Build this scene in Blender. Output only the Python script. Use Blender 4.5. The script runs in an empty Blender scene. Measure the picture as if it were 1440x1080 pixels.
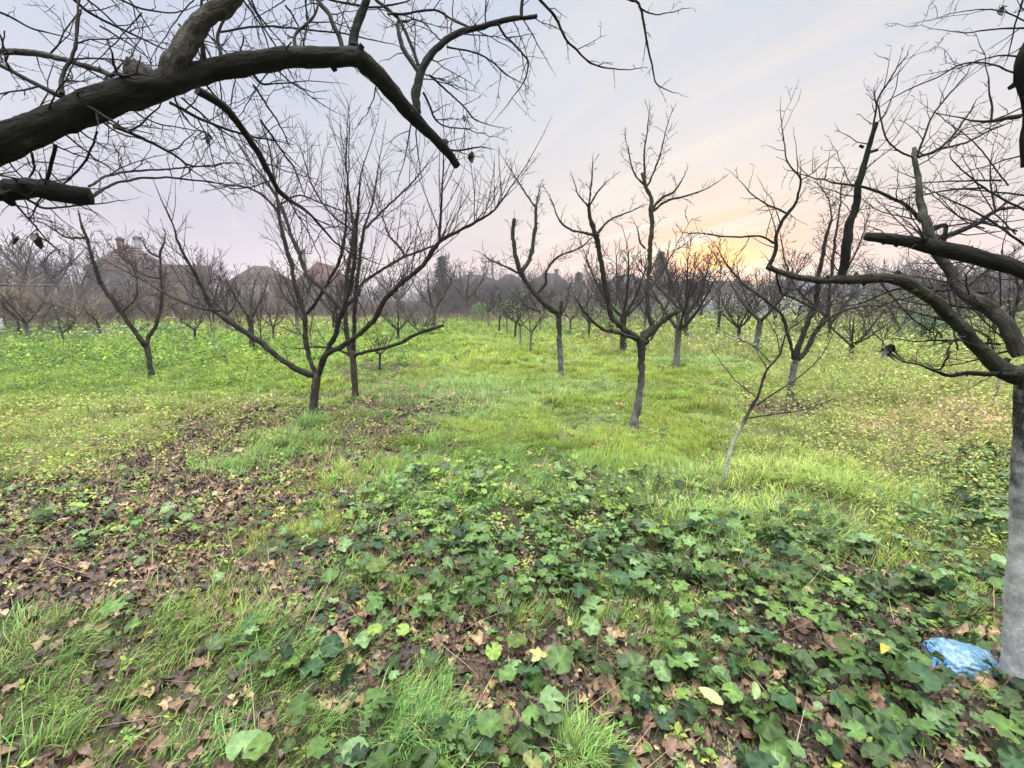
import bpy, math, random
import numpy as np
random.seed(7)
rng = np.random.default_rng(11)
R = math.radians
C = bpy.context.scene.collection

# ------------------------------------------------------------------ camera
F = 600.0                       # focal length in pixels of the 1440-wide photograph
PITCH = R(10.85)
CAMZ = 1.55
cam_data = bpy.data.cameras.new("camera")
cam_data.sensor_width = 36.0
cam_data.lens = 36.0 * F / 1440.0
cam_data.clip_start = 0.05
cam_data.clip_end = 3000.0
cam = bpy.data.objects.new("camera", cam_data)
C.objects.link(cam)
cam.location = (0, 0, CAMZ)
cam.rotation_euler = (math.pi / 2 - PITCH, 0, 0)
bpy.context.scene.camera = cam

# ------------------------------------------------------------------ exposure
sc = bpy.context.scene
sc.view_settings.view_transform = 'Standard'
sc.view_settings.look = 'None'
sc.view_settings.exposure = 0.0
sc.view_settings.gamma = 1.0
sc.cycles.use_denoising = True
sc.cycles.max_bounces = 6
sc.cycles.transparent_max_bounces = 6
sc.cycles.diffuse_bounces = 1
sc.cycles.glossy_bounces = 2
sc.cycles.transmission_bounces = 3

# ------------------------------------------------------------------ world: evening overcast sky
SUN_AZ = math.atan2(276 / F, 1.0)          # to the right of the view axis
SUN_EL = R(4.0)
sun_dir = (math.sin(SUN_AZ) * math.cos(SUN_EL), math.cos(SUN_AZ) * math.cos(SUN_EL), math.sin(SUN_EL))

def build_world():
    w = bpy.data.worlds.new("World")
    sc.world = w
    w.use_nodes = True
    nt = w.node_tree
    N, L = nt.nodes, nt.links
    N.clear()
    def nd(t, **kw):
        n = N.new(t)
        for k, v in kw.items():
            setattr(n, k, v)
        return n
    def mth(op, a, b=None, clamp=False):
        n = nd('ShaderNodeMath', operation=op, use_clamp=clamp)
        for i, x in enumerate((a, b)):
            if x is None: continue
            if isinstance(x, (int, float)): n.inputs[i].default_value = x
            else: L.new(x, n.inputs[i])
        return n.outputs[0]
    def ramp(fac, stops):
        n = nd('ShaderNodeValToRGB')
        e = n.color_ramp.elements
        while len(e) < len(stops): e.new(0.5)
        for k, (p, c) in enumerate(stops):
            e[k].position = p
            e[k].color = (c[0], c[1], c[2], 1)
        L.new(fac, n.inputs[0])
        return n.outputs[0]
    def mix(fac, a, b, bt='MIX'):
        n = nd('ShaderNodeMix', data_type='RGBA', blend_type=bt)
        for i, x in ((0, fac), (6, a), (7, b)):
            if isinstance(x, (int, float)): n.inputs[i].default_value = x
            elif isinstance(x, tuple): n.inputs[i].default_value = (*x, 1)
            else: L.new(x, n.inputs[i])
        return n.outputs[2]
    tc = nd('ShaderNodeTexCoord')
    nrm = nd('ShaderNodeVectorMath', operation='NORMALIZE')
    L.new(tc.outputs['Generated'], nrm.inputs[0])
    V = nrm.outputs[0]
    sep = nd('ShaderNodeSeparateXYZ'); L.new(V, sep.inputs[0])
    x, y, z = sep.outputs
    zc = mth('MAXIMUM', z, 0.0)
    # clear-air part
    sky = nd('ShaderNodeTexSky', sky_type='NISHITA', sun_disc=False)
    sky.sun_elevation = SUN_EL
    sky.sun_rotation = SUN_AZ
    L.new(V, sky.inputs[0])
    skys = nd('ShaderNodeVectorMath', operation='SCALE'); L.new(sky.outputs[0], skys.inputs[0]); skys.inputs[3].default_value = 0.1
    # cloud deck, away from and towards the sun
    cold = ramp(zc, [(0.0, (0.80, 0.70, 0.76)), (0.10, (0.80, 0.72, 0.82)), (0.28, (0.80, 0.80, 0.91)), (0.5, (0.71, 0.79, 0.96)), (1.0, (0.6, 0.68, 0.88))])
    warm = ramp(zc, [(0.0, (1.0, 0.52, 0.48)), (0.07, (1.02, 0.66, 0.57)), (0.18, (0.98, 0.87, 0.77)), (0.32, (0.92, 0.89, 0.88)), (0.5, (0.82, 0.84, 0.89)), (1.0, (0.6, 0.68, 0.84))])
    dt = nd('ShaderNodeVectorMath', operation='DOT_PRODUCT'); L.new(V, dt.inputs[0]); dt.inputs[1].default_value = sun_dir
    d = mth('MAXIMUM', dt.outputs['Value'], 0.0)
    near = mth('POWER', d, 6.0)
    col = mix(near, cold, warm)
    # flattened glow above the sun
    dv = nd('ShaderNodeVectorMath', operation='SUBTRACT'); L.new(V, dv.inputs[0]); dv.inputs[1].default_value = sun_dir
    sp = nd('ShaderNodeSeparateXYZ'); L.new(dv.outputs[0], sp.inputs[0])
    hx = mth('MULTIPLY', sp.outputs[0], 1.0); hz = mth('MULTIPLY', sp.outputs[2], 1.2)
    q = mth('ADD', mth('MULTIPLY', hx, hx), mth('MULTIPLY', hz, hz))
    g1 = mth('POWER', 2.718, mth('MULTIPLY', q, -1 / (2 * 0.095 ** 2)))
    g2 = mth('POWER', 2.718, mth('MULTIPLY', q, -1 / (2 * 0.047 ** 2)))
    front = mth('GREATER_THAN', d, 0.5)
    g1 = mth('MULTIPLY', g1, front); g2 = mth('MULTIPLY', g2, front)
    col = mix(mth('MULTIPLY', g1, 0.82), col, (1.15, 0.60, 0.26))
    col = mix(mth('MULTIPLY', g2, 0.95), col, (2.1, 0.85, 0.10))
    # cirrus streaks: noise on the cloud plane, drawn out along one heading
    zz = mth('ADD', zc, 0.09)
    px = mth('DIVIDE', x, zz); py = mth('DIVIDE', y, zz)
    cb = nd('ShaderNodeCombineXYZ'); L.new(px, cb.inputs[0]); L.new(py, cb.inputs[1])
    mp = nd('ShaderNodeMapping'); L.new(cb.outputs[0], mp.inputs[0])
    mp.vector_type = 'TEXTURE'; mp.inputs['Rotation'].default_value = (0, 0, R(117)); mp.inputs['Scale'].default_value = (3.2, 0.42, 1)
    n1 = nd('ShaderNodeTexNoise'); L.new(mp.outputs[0], n1.inputs[0])
    n1.inputs['Scale'].default_value = 0.9; n1.inputs['Detail'].default_value = 5; n1.inputs['Roughness'].default_value = 0.5; n1.inputs['Distortion'].default_value = 0.6
    n2 = nd('ShaderNodeTexNoise'); L.new(cb.outputs[0], n2.inputs[0])
    n2.inputs['Scale'].default_value = 0.45; n2.inputs['Detail'].default_value = 4
    st = ramp(n1.outputs['Fac'], [(0.50, (0, 0, 0)), (0.66, (1, 1, 1))])
    mask = mth('MULTIPLY', mth('POWER', d, 2.0), 1.0)
    col = mix(mth('MULTIPLY', st, mask), col, (1.0, 0.93, 0.86))
    br = ramp(n2.outputs['Fac'], [(0.3, (0.88, 0.90, 0.94)), (0.7, (1.05, 1.04, 1.02))])
    col = mix(1.0, col, br, 'MULTIPLY')
    # unseen sky overhead and behind the camera: brightness added to light the ground
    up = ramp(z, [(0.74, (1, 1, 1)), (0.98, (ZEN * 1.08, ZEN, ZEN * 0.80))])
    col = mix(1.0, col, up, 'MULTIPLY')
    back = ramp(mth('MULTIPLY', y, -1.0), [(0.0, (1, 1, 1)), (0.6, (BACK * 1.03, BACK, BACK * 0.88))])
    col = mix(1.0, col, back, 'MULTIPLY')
    col = mix(0.12, col, skys.outputs[0])
    low = ramp(z, [(0.0, (0, 0, 0)), (0.002, (1, 1, 1))])
    bg = nd('ShaderNodeBackground'); L.new(col, bg.inputs[0]); bg.inputs[1].default_value = 0.95
    out = nd('ShaderNodeOutputWorld'); L.new(bg.outputs[0], out.inputs[0])
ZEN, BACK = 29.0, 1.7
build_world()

sun = bpy.data.lights.new("sun", 'SUN')
sun.energy = 0.8
sun.angle = R(12)
sun.color = (1.0, 0.72, 0.45)
sun_o = bpy.data.objects.new("sun", sun)
C.objects.link(sun_o)
from mathutils import Vector
sun_o.rotation_euler = (-Vector((sun_dir[0], sun_dir[1], math.sin(R(9))))).to_track_quat('-Z', 'Y').to_euler()

# ------------------------------------------------------------------ pixels and ground
SP, CP = math.sin(PITCH), math.cos(PITCH)
def ray(u, v):
    a, b = (u - 720) / F, (540 - v) / F
    return (a, CP + b * SP, -SP + b * CP)
def at(u, v, Y):                                   # the point seen at pixel (u, v) standing Y metres ahead
    d = ray(u, v); t = Y / d[1]
    return np.array([d[0] * t, Y, CAMZ + d[2] * t]), t
def uv_of(X, Y, Z=0.0):                            # pixel of world points (arrays)
    z = Z - CAMZ
    dep = Y * CP - z * SP
    dep = np.where(dep < 0.05, 0.05, dep)
    return 720 + F * X / dep, 540 - F * (Y * SP + z * CP) / dep
def _h2(ix, iy, s):
    n = (ix.astype(np.int64) * 374761393 + iy.astype(np.int64) * 668265263 + s * 974634777) & 0xffffffff
    n = ((n ^ (n >> 13)) * 1274126177) & 0xffffffff
    return ((n ^ (n >> 16)) & 0xffff) / 65535.0
def noise(x, y, sc_=1.0, s=0):
    x = np.asarray(x, float) * sc_; y = np.asarray(y, float) * sc_
    ix, iy = np.floor(x), np.floor(y); fx, fy = x - ix, y - iy
    fx = fx * fx * (3 - 2 * fx); fy = fy * fy * (3 - 2 * fy)
    a = _h2(ix, iy, s); b = _h2(ix + 1, iy, s); c = _h2(ix, iy + 1, s); d = _h2(ix + 1, iy + 1, s)
    return (a * (1 - fx) + b * fx) * (1 - fy) + (c * (1 - fx) + d * fx) * fy
def fbm(x, y, sc_=1.0, s=0, o=3):
    r = 0; a = 1; t = 0
    for k in range(o):
        r = r + a * noise(x, y, sc_ * 2 ** k, s + k * 17); t += a; a *= 0.5
    return r / t
def gh(x, y):
    x = np.asarray(x, float); y = np.asarray(y, float)
    r = np.hypot(x, y)
    k = np.clip((60 - r) / 40, 0, 1)
    return k * (0.10 * (fbm(x, y, 0.6, 3) - 0.5) + 0.035 * (fbm(x, y, 3.5, 9, 2) - 0.5))
def base(u, v):                                     # ground point under pixel
    d = ray(u, v); t = CAMZ / -d[2]
    for _ in range(4):
        t = (CAMZ - float(gh(d[0] * t, d[1] * t))) / -d[2]
    return np.array([d[0] * t, d[1] * t, float(gh(d[0] * t, d[1] * t))]), t

# ------------------------------------------------------------------ zones of ground cover, as regions of the plot
def E(u, v, cx, cy, rx, ry, rot=0.0, soft=0.45):
    c, s = math.cos(R(rot)), math.sin(R(rot))
    du, dv_ = u - cx, v - cy
    a = (du * c - dv_ * s) / rx; b = (du * s + dv_ * c) / ry
    d = np.sqrt(a * a + b * b)
    return np.clip((1 + soft - d) / (2 * soft), 0, 1)
def mx(*a):
    r = a[0]
    for k in a[1:]: r = np.maximum(r, k)
    return r
def zones(X, Y):
    u, v = uv_of(X, Y)
    n = fbm(X, Y, 2.2, 41) - 0.5
    nf = fbm(X, Y, 7.0, 51) - 0.5
    litter = mx(E(u, v, 235, 690, 330, 75, 17), E(u, v, 60, 830, 200, 70, 8) * 0.9, E(u, v, 540, 770, 90, 60) * .9,
                E(u, v, 700, 960, 330, 130) * .72, E(u, v, 1130, 960, 330, 130) * .62, E(u, v, 1110, 572, 55, 12), E(u, v, 500, 1100, 800, 70) * .55, E(u, v, 1250, 1100, 400, 90) * .6,
                E(u, v, 525, 520, 70, 20) * .7, E(u, v, 300, 860, 150, 60) * .6, E(u, v, 200, 1000, 280, 120) * .55, E(u, v, 470, 850, 120, 70) * .8)
    litter = np.clip(litter * 1.15 + n * 0.9 * (litter > 0.02), 0, 1)
    mallow = mx(E(u, v, 1410, 1000, 110, 90) * .9, E(u, v, 830, 790, 330, 85), E(u, v, 1200, 810, 260, 85), E(u, v, 1120, 950, 330, 120), E(u, v, 660, 900, 230, 110) * .4,
                E(u, v, 650, 725, 130, 60) * .9, E(u, v, 400, 790, 130, 60) * .35, E(u, v, 160, 745, 140, 40) * .3, E(u, v, 60, 690, 60, 20) * .5,
                E(u, v, 780, 690, 140, 40) * .5, E(u, v, 200, 900, 40, 30) * .4, E(u, v, 900, 1060, 450, 60) * .85, E(u, v, 1300, 1060, 200, 60) * .8, E(u, v, 420, 900, 120, 60) * .4, E(u, v, 1400, 700, 80, 110) * .8)
    mallow = np.clip(mallow * (1 + 1.6 * n), 0, 1)
    long_ = mx(E(u, v, 60, 990, 150, 110), E(u, v, 330, 990, 190, 110), E(u, v, 300, 890, 130, 35), E(u, v, 590, 1020, 80, 75), E(u, v, 815, 1060, 50, 40),
               E(u, v, 190, 930, 120, 50) * .8, E(u, v, 1130, 690, 150, 50) * .9, E(u, v, 420, 625, 70, 22), E(u, v, 360, 650, 90, 18) * .8,
               E(u, v, 620, 690, 150, 45) * .6, E(u, v, 1000, 750, 160, 40) * .5, E(u, v, 520, 830, 70, 50) * .35, E(u, v, 1010, 1060, 50, 20) * .4)
    long_ = np.clip(long_ * (0.75 + 1.6 * (n + nf)), 0, 1)
    long_ = mx(long_, E(u, v, 425, 622, 62, 20) * .9, E(u, v, 1150, 680, 110, 38) * .8)
    litter = litter * np.clip(1.15 - long_, .15, 1)
    weedg = mx(E(u, v, 170, 500, 330, 48), E(u, v, 520, 480, 100, 25) * .4, E(u, v, 130, 560, 260, 30) * .5)
    weedy = mx(E(u, v, 1310, 590, 250, 115), E(u, v, 150, 605, 330, 50) * .8, E(u, v, 1150, 480, 300, 25) * .8, E(u, v, 20, 660, 130, 80) * .7, E(u, v, 330, 730, 90, 30) * .3,
               E(u, v, 1330, 730, 130, 60) * .5)
    grass = np.clip(1.0 - 1.05 * litter, 0.04, 1) * np.clip(1 - 0.6 * mallow, 0.30, 1) * np.clip(1 - 0.55 * mx(weedg, weedy), 0.2, 1)
    return u, v, litter, mallow, long_, weedg, weedy, grass

# ------------------------------------------------------------------ scene-object helpers
def tag(o, label=None, cat=None, group=None, kind=None):
    if label: o['label'] = label
    if cat: o['category'] = cat
    if group: o['group'] = group
    if kind: o['kind'] = kind
    return o
def empty(name, loc, rz=0.0):
    o = bpy.data.objects.new(name, None); C.objects.link(o)
    o.empty_display_size = 0.2
    o.location = loc; o.rotation_euler = (0, 0, rz)
    return o
class MB:
    def __init__(s):
        s.v = []; s.q = []; s.t = []; s.a = []; s.c = []; s.n = 0
    def add(s, v, q=None, t=None, attr=None, col=None):
        v = np.asarray(v, float).reshape(-1, 3)
        if q is not None and len(q): s.q.append(np.asarray(q, np.int64).reshape(-1, 4) + s.n)
        if t is not None and len(t): s.t.append(np.asarray(t, np.int64).reshape(-1, 3) + s.n)
        s.a.append(np.zeros((len(v), 3)) if attr is None else attr)
        s.c.append(np.ones((len(v), 3)) if col is None else np.broadcast_to(col, (len(v), 3)))
        s.v.append(v); s.n += len(v)
    def box(s, c, d, rz=0.0, col=None, tilt=(0, 0)):
        c = np.asarray(c, float); h = np.asarray(d, float) / 2
        p = np.array([[x, y, z] for z in (-1, 1) for y in (-1, 1) for x in (-1, 1)], float) * h
        p[4:, 0] += tilt[0]; p[4:, 1] += tilt[1]
        cz, sz = math.cos(rz), math.sin(rz)
        p = np.stack([p[:, 0] * cz - p[:, 1] * sz, p[:, 0] * sz + p[:, 1] * cz, p[:, 2]], 1) + c
        s.add(p, q=[[0, 2, 3, 1], [4, 5, 7, 6], [0, 1, 5, 4], [2, 6, 7, 3], [0, 4, 6, 2], [1, 3, 7, 5]], attr=p, col=col)
    def mesh(s, name, origin=(0, 0, 0), smooth=True, cols=False, attrs=False):
        V = np.concatenate(s.v) - np.asarray(origin, float)
        q = np.concatenate(s.q) if s.q else np.zeros((0, 4), np.int64)
        t = np.concatenate(s.t) if s.t else np.zeros((0, 3), np.int64)
        me = bpy.data.meshes.new(name)
        me.vertices.add(len(V)); me.vertices.foreach_set('co', V.astype(np.float32).ravel())
        nl = q.size + t.size
        me.loops.add(nl); me.loops.foreach_set('vertex_index', np.concatenate([q.ravel(), t.ravel()]).astype(np.int32))
        npoly = len(q) + len(t)
        me.polygons.add(npoly)
        me.polygons.foreach_set('loop_start', np.concatenate([np.arange(len(q)) * 4, q.size + np.arange(len(t)) * 3]).astype(np.int32))
        if smooth: me.polygons.foreach_set('use_smooth', np.ones(npoly, bool))
        me.update(calc_edges=True)
        if cols:
            ca = me.color_attributes.new('Col', 'FLOAT_COLOR', 'POINT')
            cc = np.concatenate([np.concatenate(s.c), np.ones((len(V), 1))], 1)
            ca.data.foreach_set('color', cc.astype(np.float32).ravel())
        if attrs:
            at_ = me.attributes.new('tub', 'FLOAT_VECTOR', 'POINT')
            at_.data.foreach_set('vector', np.concatenate(s.a).astype(np.float32).ravel())
        return me
    def build(s, name, mat, parent=None, origin=(0, 0, 0), **kw):
        me = s.mesh(name, origin, **kw)
        me.materials.append(mat)
        o = bpy.data.objects.new(name, me); C.objects.link(o)
        if parent is not None: o.parent = parent
        else: o.location = origin
        return o

# ------------------------------------------------------------------ materials
def new_mat(name):
    m = bpy.data.materials.new(name); m.use_nodes = True
    nt = m.node_tree; nt.nodes.clear()
    return m, nt
class NT:
    def __init__(s, nt): s.N, s.L = nt.nodes, nt.links
    def n(s, t, ins=None, **kw):
        x = s.N.new(t)
        for k, v in kw.items(): setattr(x, k, v)
        for k, v in (ins or {}).items():
            if isinstance(v, bpy.types.NodeSocket): s.L.new(v, x.inputs[k])
            else: x.inputs[k].default_value = v
        return x
    def math(s, op, a, b=0.0, c=None, clamp=False):
        ins = {0: a, 1: b}
        if c is not None: ins[2] = c
        return s.n('ShaderNodeMath', ins, operation=op, use_clamp=clamp).outputs[0]
    def ramp(s, fac, stops):
        x = s.n('ShaderNodeValToRGB', {0: fac}); e = x.color_ramp.elements
        while len(e) < len(stops): e.new(0.5)
        for k, (p, c) in enumerate(stops):
            e[k].position = p
            c = (c, c, c) if isinstance(c, (int, float)) else c
            e[k].color = (*c, 1)
        return x.outputs[0]
    def mix(s, fac, a, b, bt='MIX'):
        f = lambda q: (*q, 1) if isinstance(q, tuple) else q
        return s.n('ShaderNodeMix', {0: fac, 6: f(a), 7: f(b)}, data_type='RGBA', blend_type=bt).outputs[2]
    def noise(s, vec, scale, det=4, rough=0.55, dist=0.0):
        return s.n('ShaderNodeTexNoise', {'Vector': vec, 'Scale': scale, 'Detail': det, 'Roughness': rough, 'Distortion': dist}).outputs['Fac']
def bark(name, dark, light, lichen=None, lich_amt=0.3, scale=1.0, bump=0.6, white=None, rough=0.9, streak=0.25):
    m, nt = new_mat(name); k = NT(nt)
    a = k.n('ShaderNodeAttribute', attribute_name='tub').outputs['Vector']
    mp = k.n('ShaderNodeMapping', {'Vector': a, 'Scale': (1, 1, streak)}).outputs[0]
    n1 = k.noise(mp, 60 * scale, 6, 0.62, 0.6)
    n2 = k.noise(a, 14 * scale, 5)
    rd = k.math('ABSOLUTE', k.math('SUBTRACT', k.noise(mp, 48 * scale, 5, 0.6, 1.2), 0.5))
    n3 = k.noise(a, 190 * scale, 4, 0.6)
    col = k.ramp(n1, [(0.32, dark), (0.68, light)])
    if lichen:
        lm = k.ramp(n2, [(0.62 - 0.25 * lich_amt, 0.0), (0.72, 1.0)])
        fine = k.ramp(k.noise(a, 120 * scale, 3), [(0.4, 0.0), (0.6, 1.0)])
        col = k.mix(k.math('MULTIPLY', lm, fine), col, lichen)
    if white:
        h, amt, wc = white
        ob = k.n('ShaderNodeTexCoord').outputs['Object']
        z = k.n('ShaderNodeSeparateXYZ', {0: ob}).outputs[2]
        edge = k.math('ADD', z, k.math('MULTIPLY', k.math('SUBTRACT', n2, 0.5), h * 1.3))
        wm = k.ramp(k.math('DIVIDE', edge, h), [(0.5, 1.0), (1.0, 0.0)])
        wear = k.ramp(k.noise(mp, 90 * scale, 5, 0.7), [(0.5 - 0.3 * amt, 0.15), (0.75 - 0.35 * amt, 1.0)])
        col = k.mix(k.math('MULTIPLY', k.math('MULTIPLY', wm, wear), amt), col, wc)
        sp_ = k.ramp(k.noise(a, 70 * scale, 3, 0.7), [(0.60, 0.0), (0.66, 1.0)])
        big = k.ramp(k.noise(a, 9 * scale, 4, 0.6), [(0.35, 0.55), (0.65, 1.15)])
        col = k.mix(k.math('MULTIPLY', wm, 0.9), col, k.mix(1.0, col, big, 'MULTIPLY'))
        col = k.mix(k.math('MULTIPLY', k.math('MULTIPLY', wm, sp_), 0.7), col, (min(.85, wc[0] * 2.0), min(.85, wc[1] * 2.0), min(.85, wc[2] * 2.0)))
        mud = k.ramp(k.math('DIVIDE', k.math('ADD', z, k.math('MULTIPLY', n2, 0.10)), 0.12), [(0.3, 1.0), (1.0, 0.0)])
        col = k.mix(k.math('MULTIPLY', mud, 0.75), col, (0.035, 0.03, 0.022))
    b1 = k.math('ADD', k.math('MULTIPLY', n1, 0.7), k.math('ADD', k.math('MULTIPLY', k.math('MINIMUM', rd, 0.12), 3.0), k.math('MULTIPLY', n3, 0.35)))
    bp = k.n('ShaderNodeBump', {'Strength': bump, 'Distance': 0.012 / scale, 'Height': b1}).outputs[0]
    p = k.n('ShaderNodeBsdfPrincipled', {'Base Color': col, 'Roughness': rough, 'Specular IOR Level': 0.15, 'Normal': bp})
    k.n('ShaderNodeOutputMaterial', {0: p.outputs[0]})
    return m
def leafmat(name, trans=0.4, rough=0.6, spec=0.15, vary=0.25, bump=0.0):
    m, nt = new_mat(name); k = NT(nt)
    c = k.n('ShaderNodeAttribute', attribute_name='Col').outputs['Color']
    g = k.n('ShaderNodeNewGeometry').outputs['Position']
    nz = k.noise(g, 45, 3)
    c2 = k.mix(1.0, c, k.ramp(nz, [(0.3, 1 - vary), (0.7, 1 + vary)]), 'MULTIPLY')
    ins = {'Base Color': c2, 'Roughness': rough, 'Specular IOR Level': spec}
    if bump: ins['Normal'] = k.n('ShaderNodeBump', {'Strength': bump, 'Distance': 0.004, 'Height': k.noise(g, 220, 3)}).outputs[0]
    p = k.n('ShaderNodeBsdfPrincipled', ins).outputs[0]
    if trans > 0:
        tr = k.n('ShaderNodeBsdfTranslucent', {0: c2}).outputs[0]
        p = k.n('ShaderNodeMixShader', {0: trans, 1: p, 2: tr}).outputs[0]
    k.n('ShaderNodeOutputMaterial', {0: p})
    return m
def plain(name, a, b=None, scale=6, rough=0.85, bump=0.2, spec=0.2, det=5, metallic=0.0):
    m, nt = new_mat(name); k = NT(nt)
    ob = k.n('ShaderNodeTexCoord').outputs['Object']
    n1 = k.noise(ob, scale, det, 0.6)
    col = k.ramp(n1, [(0.3, a), (0.7, b or a)])
    bp = k.n('ShaderNodeBump', {'Strength': bump, 'Distance': 0.02, 'Height': k.noise(ob, scale * 6, 4)}).outputs[0]
    p = k.n('ShaderNodeBsdfPrincipled', {'Base Color': col, 'Roughness': rough, 'Specular IOR Level': spec, 'Metallic': metallic, 'Normal': bp})
    k.n('ShaderNodeOutputMaterial', {0: p.outputs[0]})
    return m
M = {}
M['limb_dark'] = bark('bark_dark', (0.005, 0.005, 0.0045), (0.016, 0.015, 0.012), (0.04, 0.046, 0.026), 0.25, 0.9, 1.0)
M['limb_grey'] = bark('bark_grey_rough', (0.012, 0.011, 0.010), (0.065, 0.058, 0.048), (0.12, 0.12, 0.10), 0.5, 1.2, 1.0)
M['twig_dark'] = bark('twig_dark', (0.010, 0.009, 0.009), (0.026, 0.022, 0.021), None, 0, 1, 0.2)
M['bark_brown'] = bark('bark_brown', (0.009, 0.008, 0.007), (0.040, 0.034, 0.028), (0.06, 0.064, 0.040), 0.4, 0.7, 0.8)
M['bark_trunk'] = bark('bark_trunk', (0.014, 0.012, 0.010), (0.075, 0.065, 0.053), (0.10, 0.105, 0.075), 0.5, 0.8, 0.9)
M['bark_mossy'] = bark('bark_mossy', (0.008, 0.0075, 0.006), (0.034, 0.031, 0.023), (0.075, 0.08, 0.04), 0.8, 0.8, 0.9)
M['bark_washed'] = bark('bark_whitewashed', (0.010, 0.009, 0.008), (0.045, 0.039, 0.033), (0.08, 0.08, 0.06), 0.4, 0.8, 0.9, (0.95, 0.7, (0.19, 0.185, 0.19)))
M['bark_near_washed'] = bark('bark_whitewashed_near', (0.016, 0.015, 0.013), (0.07, 0.063, 0.05), (0.14, 0.145, 0.13), 0.5, 1.6, 1.0, (1.2, 1.0, (0.70, 0.71, 0.73)), streak=0.6)
M['bark_sapling'] = bark('bark_sapling', (0.02, 0.016, 0.015), (0.08, 0.06, 0.05), None, 0, 1.2, 0.4, (0.62, 0.9, (0.42, 0.42, 0.40)))
M['twig_brown'] = bark('twig_brown', (0.010, 0.008, 0.008), (0.034, 0.026, 0.023), None, 0, 1, 0.2)
M['twig_plum'] = bark('twig_plum', (0.015, 0.010, 0.011), (0.045, 0.031, 0.031), None, 0, 1, 0.2)
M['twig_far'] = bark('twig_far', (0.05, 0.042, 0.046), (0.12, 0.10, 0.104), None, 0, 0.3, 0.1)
M['twig_straw'] = bark('twig_straw', (0.08, 0.06, 0.045), (0.19, 0.145, 0.10), None, 0, 0.3, 0.1)
M['twig_cane'] = bark('twig_cane', (0.06, 0.038, 0.032), (0.15, 0.10, 0.08), None, 0, 0.3, 0.1)
M['leaf'] = leafmat('leaf_green', 0.4)
M['grassm'] = leafmat('grass_blade', 0.45, 0.55, 0.18, 0.15)
M['mallowm'] = leafmat('mallow_leaf', 0.25, 0.5, 0.3, 0.25, 0.7)
M['litterm'] = leafmat('fallen_leaf', 0.12, 0.6, 0.45, 0.35, 0.7)
# ------------------------------------------------------------------ tubes and twigs
def catmull(P, step):
    """P: (n, k) control rows (xyz + radius); resampled to about `step` metres."""
    P = np.asarray(P, float)
    Q = np.vstack([2 * P[0] - P[1], P, 2 * P[-1] - P[-2]])
    out = []
    for i in range(1, len(Q) - 2):
        L_ = np.linalg.norm(Q[i + 1, :3] - Q[i, :3]); m = max(2, int(L_ / step))
        for j in range(m):
            t = j / m
            out.append(0.5 * (2 * Q[i] + (Q[i + 1] - Q[i - 1]) * t + (2 * Q[i - 1] - 5 * Q[i] + 4 * Q[i + 1] - Q[i + 2]) * t * t
                              + (3 * Q[i] - Q[i - 1] - 3 * Q[i + 1] + Q[i + 2]) * t ** 3))
    out.append(Q[-2])
    return np.array(out)
def tube(mb, P, r, sides=10, rough=0.10, cut=False, seed=0):
    """a limb with a bumpy section and a rounded or sawn tip"""
    P = np.asarray(P, float); n = len(P)
    r = np.asarray(r, float)
    if cut:                                        # sawn end: close over with a shallow face
        e = P[-1] - P[-2]; e /= np.linalg.norm(e) + 1e-9
        P = np.vstack([P, P[-1] + e * r[-1] * 0.12, P[-1] + e * r[-1] * 0.14]); r = np.append(r, [r[-1] * 0.82, r[-1] * 0.1]); n += 2
    else:
        e = P[-1] - P[-2]; e /= np.linalg.norm(e) + 1e-9
        P = np.vstack([P, P[-1] + e * r[-1] * 0.8]); r = np.append(r, r[-1] * 0.1); n += 1
    T = np.gradient(P, axis=0); T /= np.linalg.norm(T, axis=1)[:, None] + 1e-9
    U = np.zeros_like(P); up = np.array([0, 0, 1.0]) if abs(T[0, 2]) < 0.9 else np.array([1.0, 0, 0])
    u = np.cross(T[0], up); u /= np.linalg.norm(u)
    for i in range(n):
        u = u - T[i] * np.dot(u, T[i]); u /= np.linalg.norm(u) + 1e-9; U[i] = u
    W = np.cross(T, U)
    th = np.arange(sides) / sides * 2 * math.pi
    s = np.concatenate([[0], np.cumsum(np.linalg.norm(np.diff(P, axis=0), axis=1))])
    cx, sx = np.cos(th), np.sin(th)
    rm = max(r.max(), 1e-4)
    A = np.stack([np.outer(r, cx), np.outer(r, sx), np.repeat(s[:, None], sides, 1)], 2)
    def n3(k, sd):
        return noise(A[..., 0] * k + A[..., 2] * k * 0.45 + sd * 7.3, A[..., 1] * k - A[..., 2] * k * 0.5, 1, sd + 3)
    f = 1 + rough * (1.5 * (n3(13 / rm, seed + 11) - 0.5) + 1.0 * (n3(26 / rm, seed + 14) - 0.5) + 2.4 * (n3(0.9 / rm, seed) - 0.5) + 1.6 * (n3(2.6 / rm, seed + 5) - 0.5) + 0.6 * (n3(6.5 / rm, seed + 9) - 0.5))
    f[-1] = 1
    rr = r[:, None] * f
    V = P[:, None, :] + U[:, None, :] * (rr * cx)[..., None] + W[:, None, :] * (rr * sx)[..., None]
    i = np.arange(n - 1)[:, None] * sides; j = np.arange(sides)[None, :]; j2 = (j + 1) % sides
    q = np.stack([i + j, i + j2, i + sides + j2, i + sides + j], 2).reshape(-1, 4)
    A2 = A + np.array([seed * 1.7, seed * 0.9, seed * 2.3])
    mb.add(V.reshape(-1, 3), q=q, attr=A2.reshape(-1, 3))
    mb.add(V[-1], q=None, t=[[0, k, k + 1] for k in range(1, sides - 1)], attr=A2[-1])
    mb.add(V[0], q=None, t=[[0, k + 1, k] for k in range(1, sides - 1)], attr=A2[0])
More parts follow.
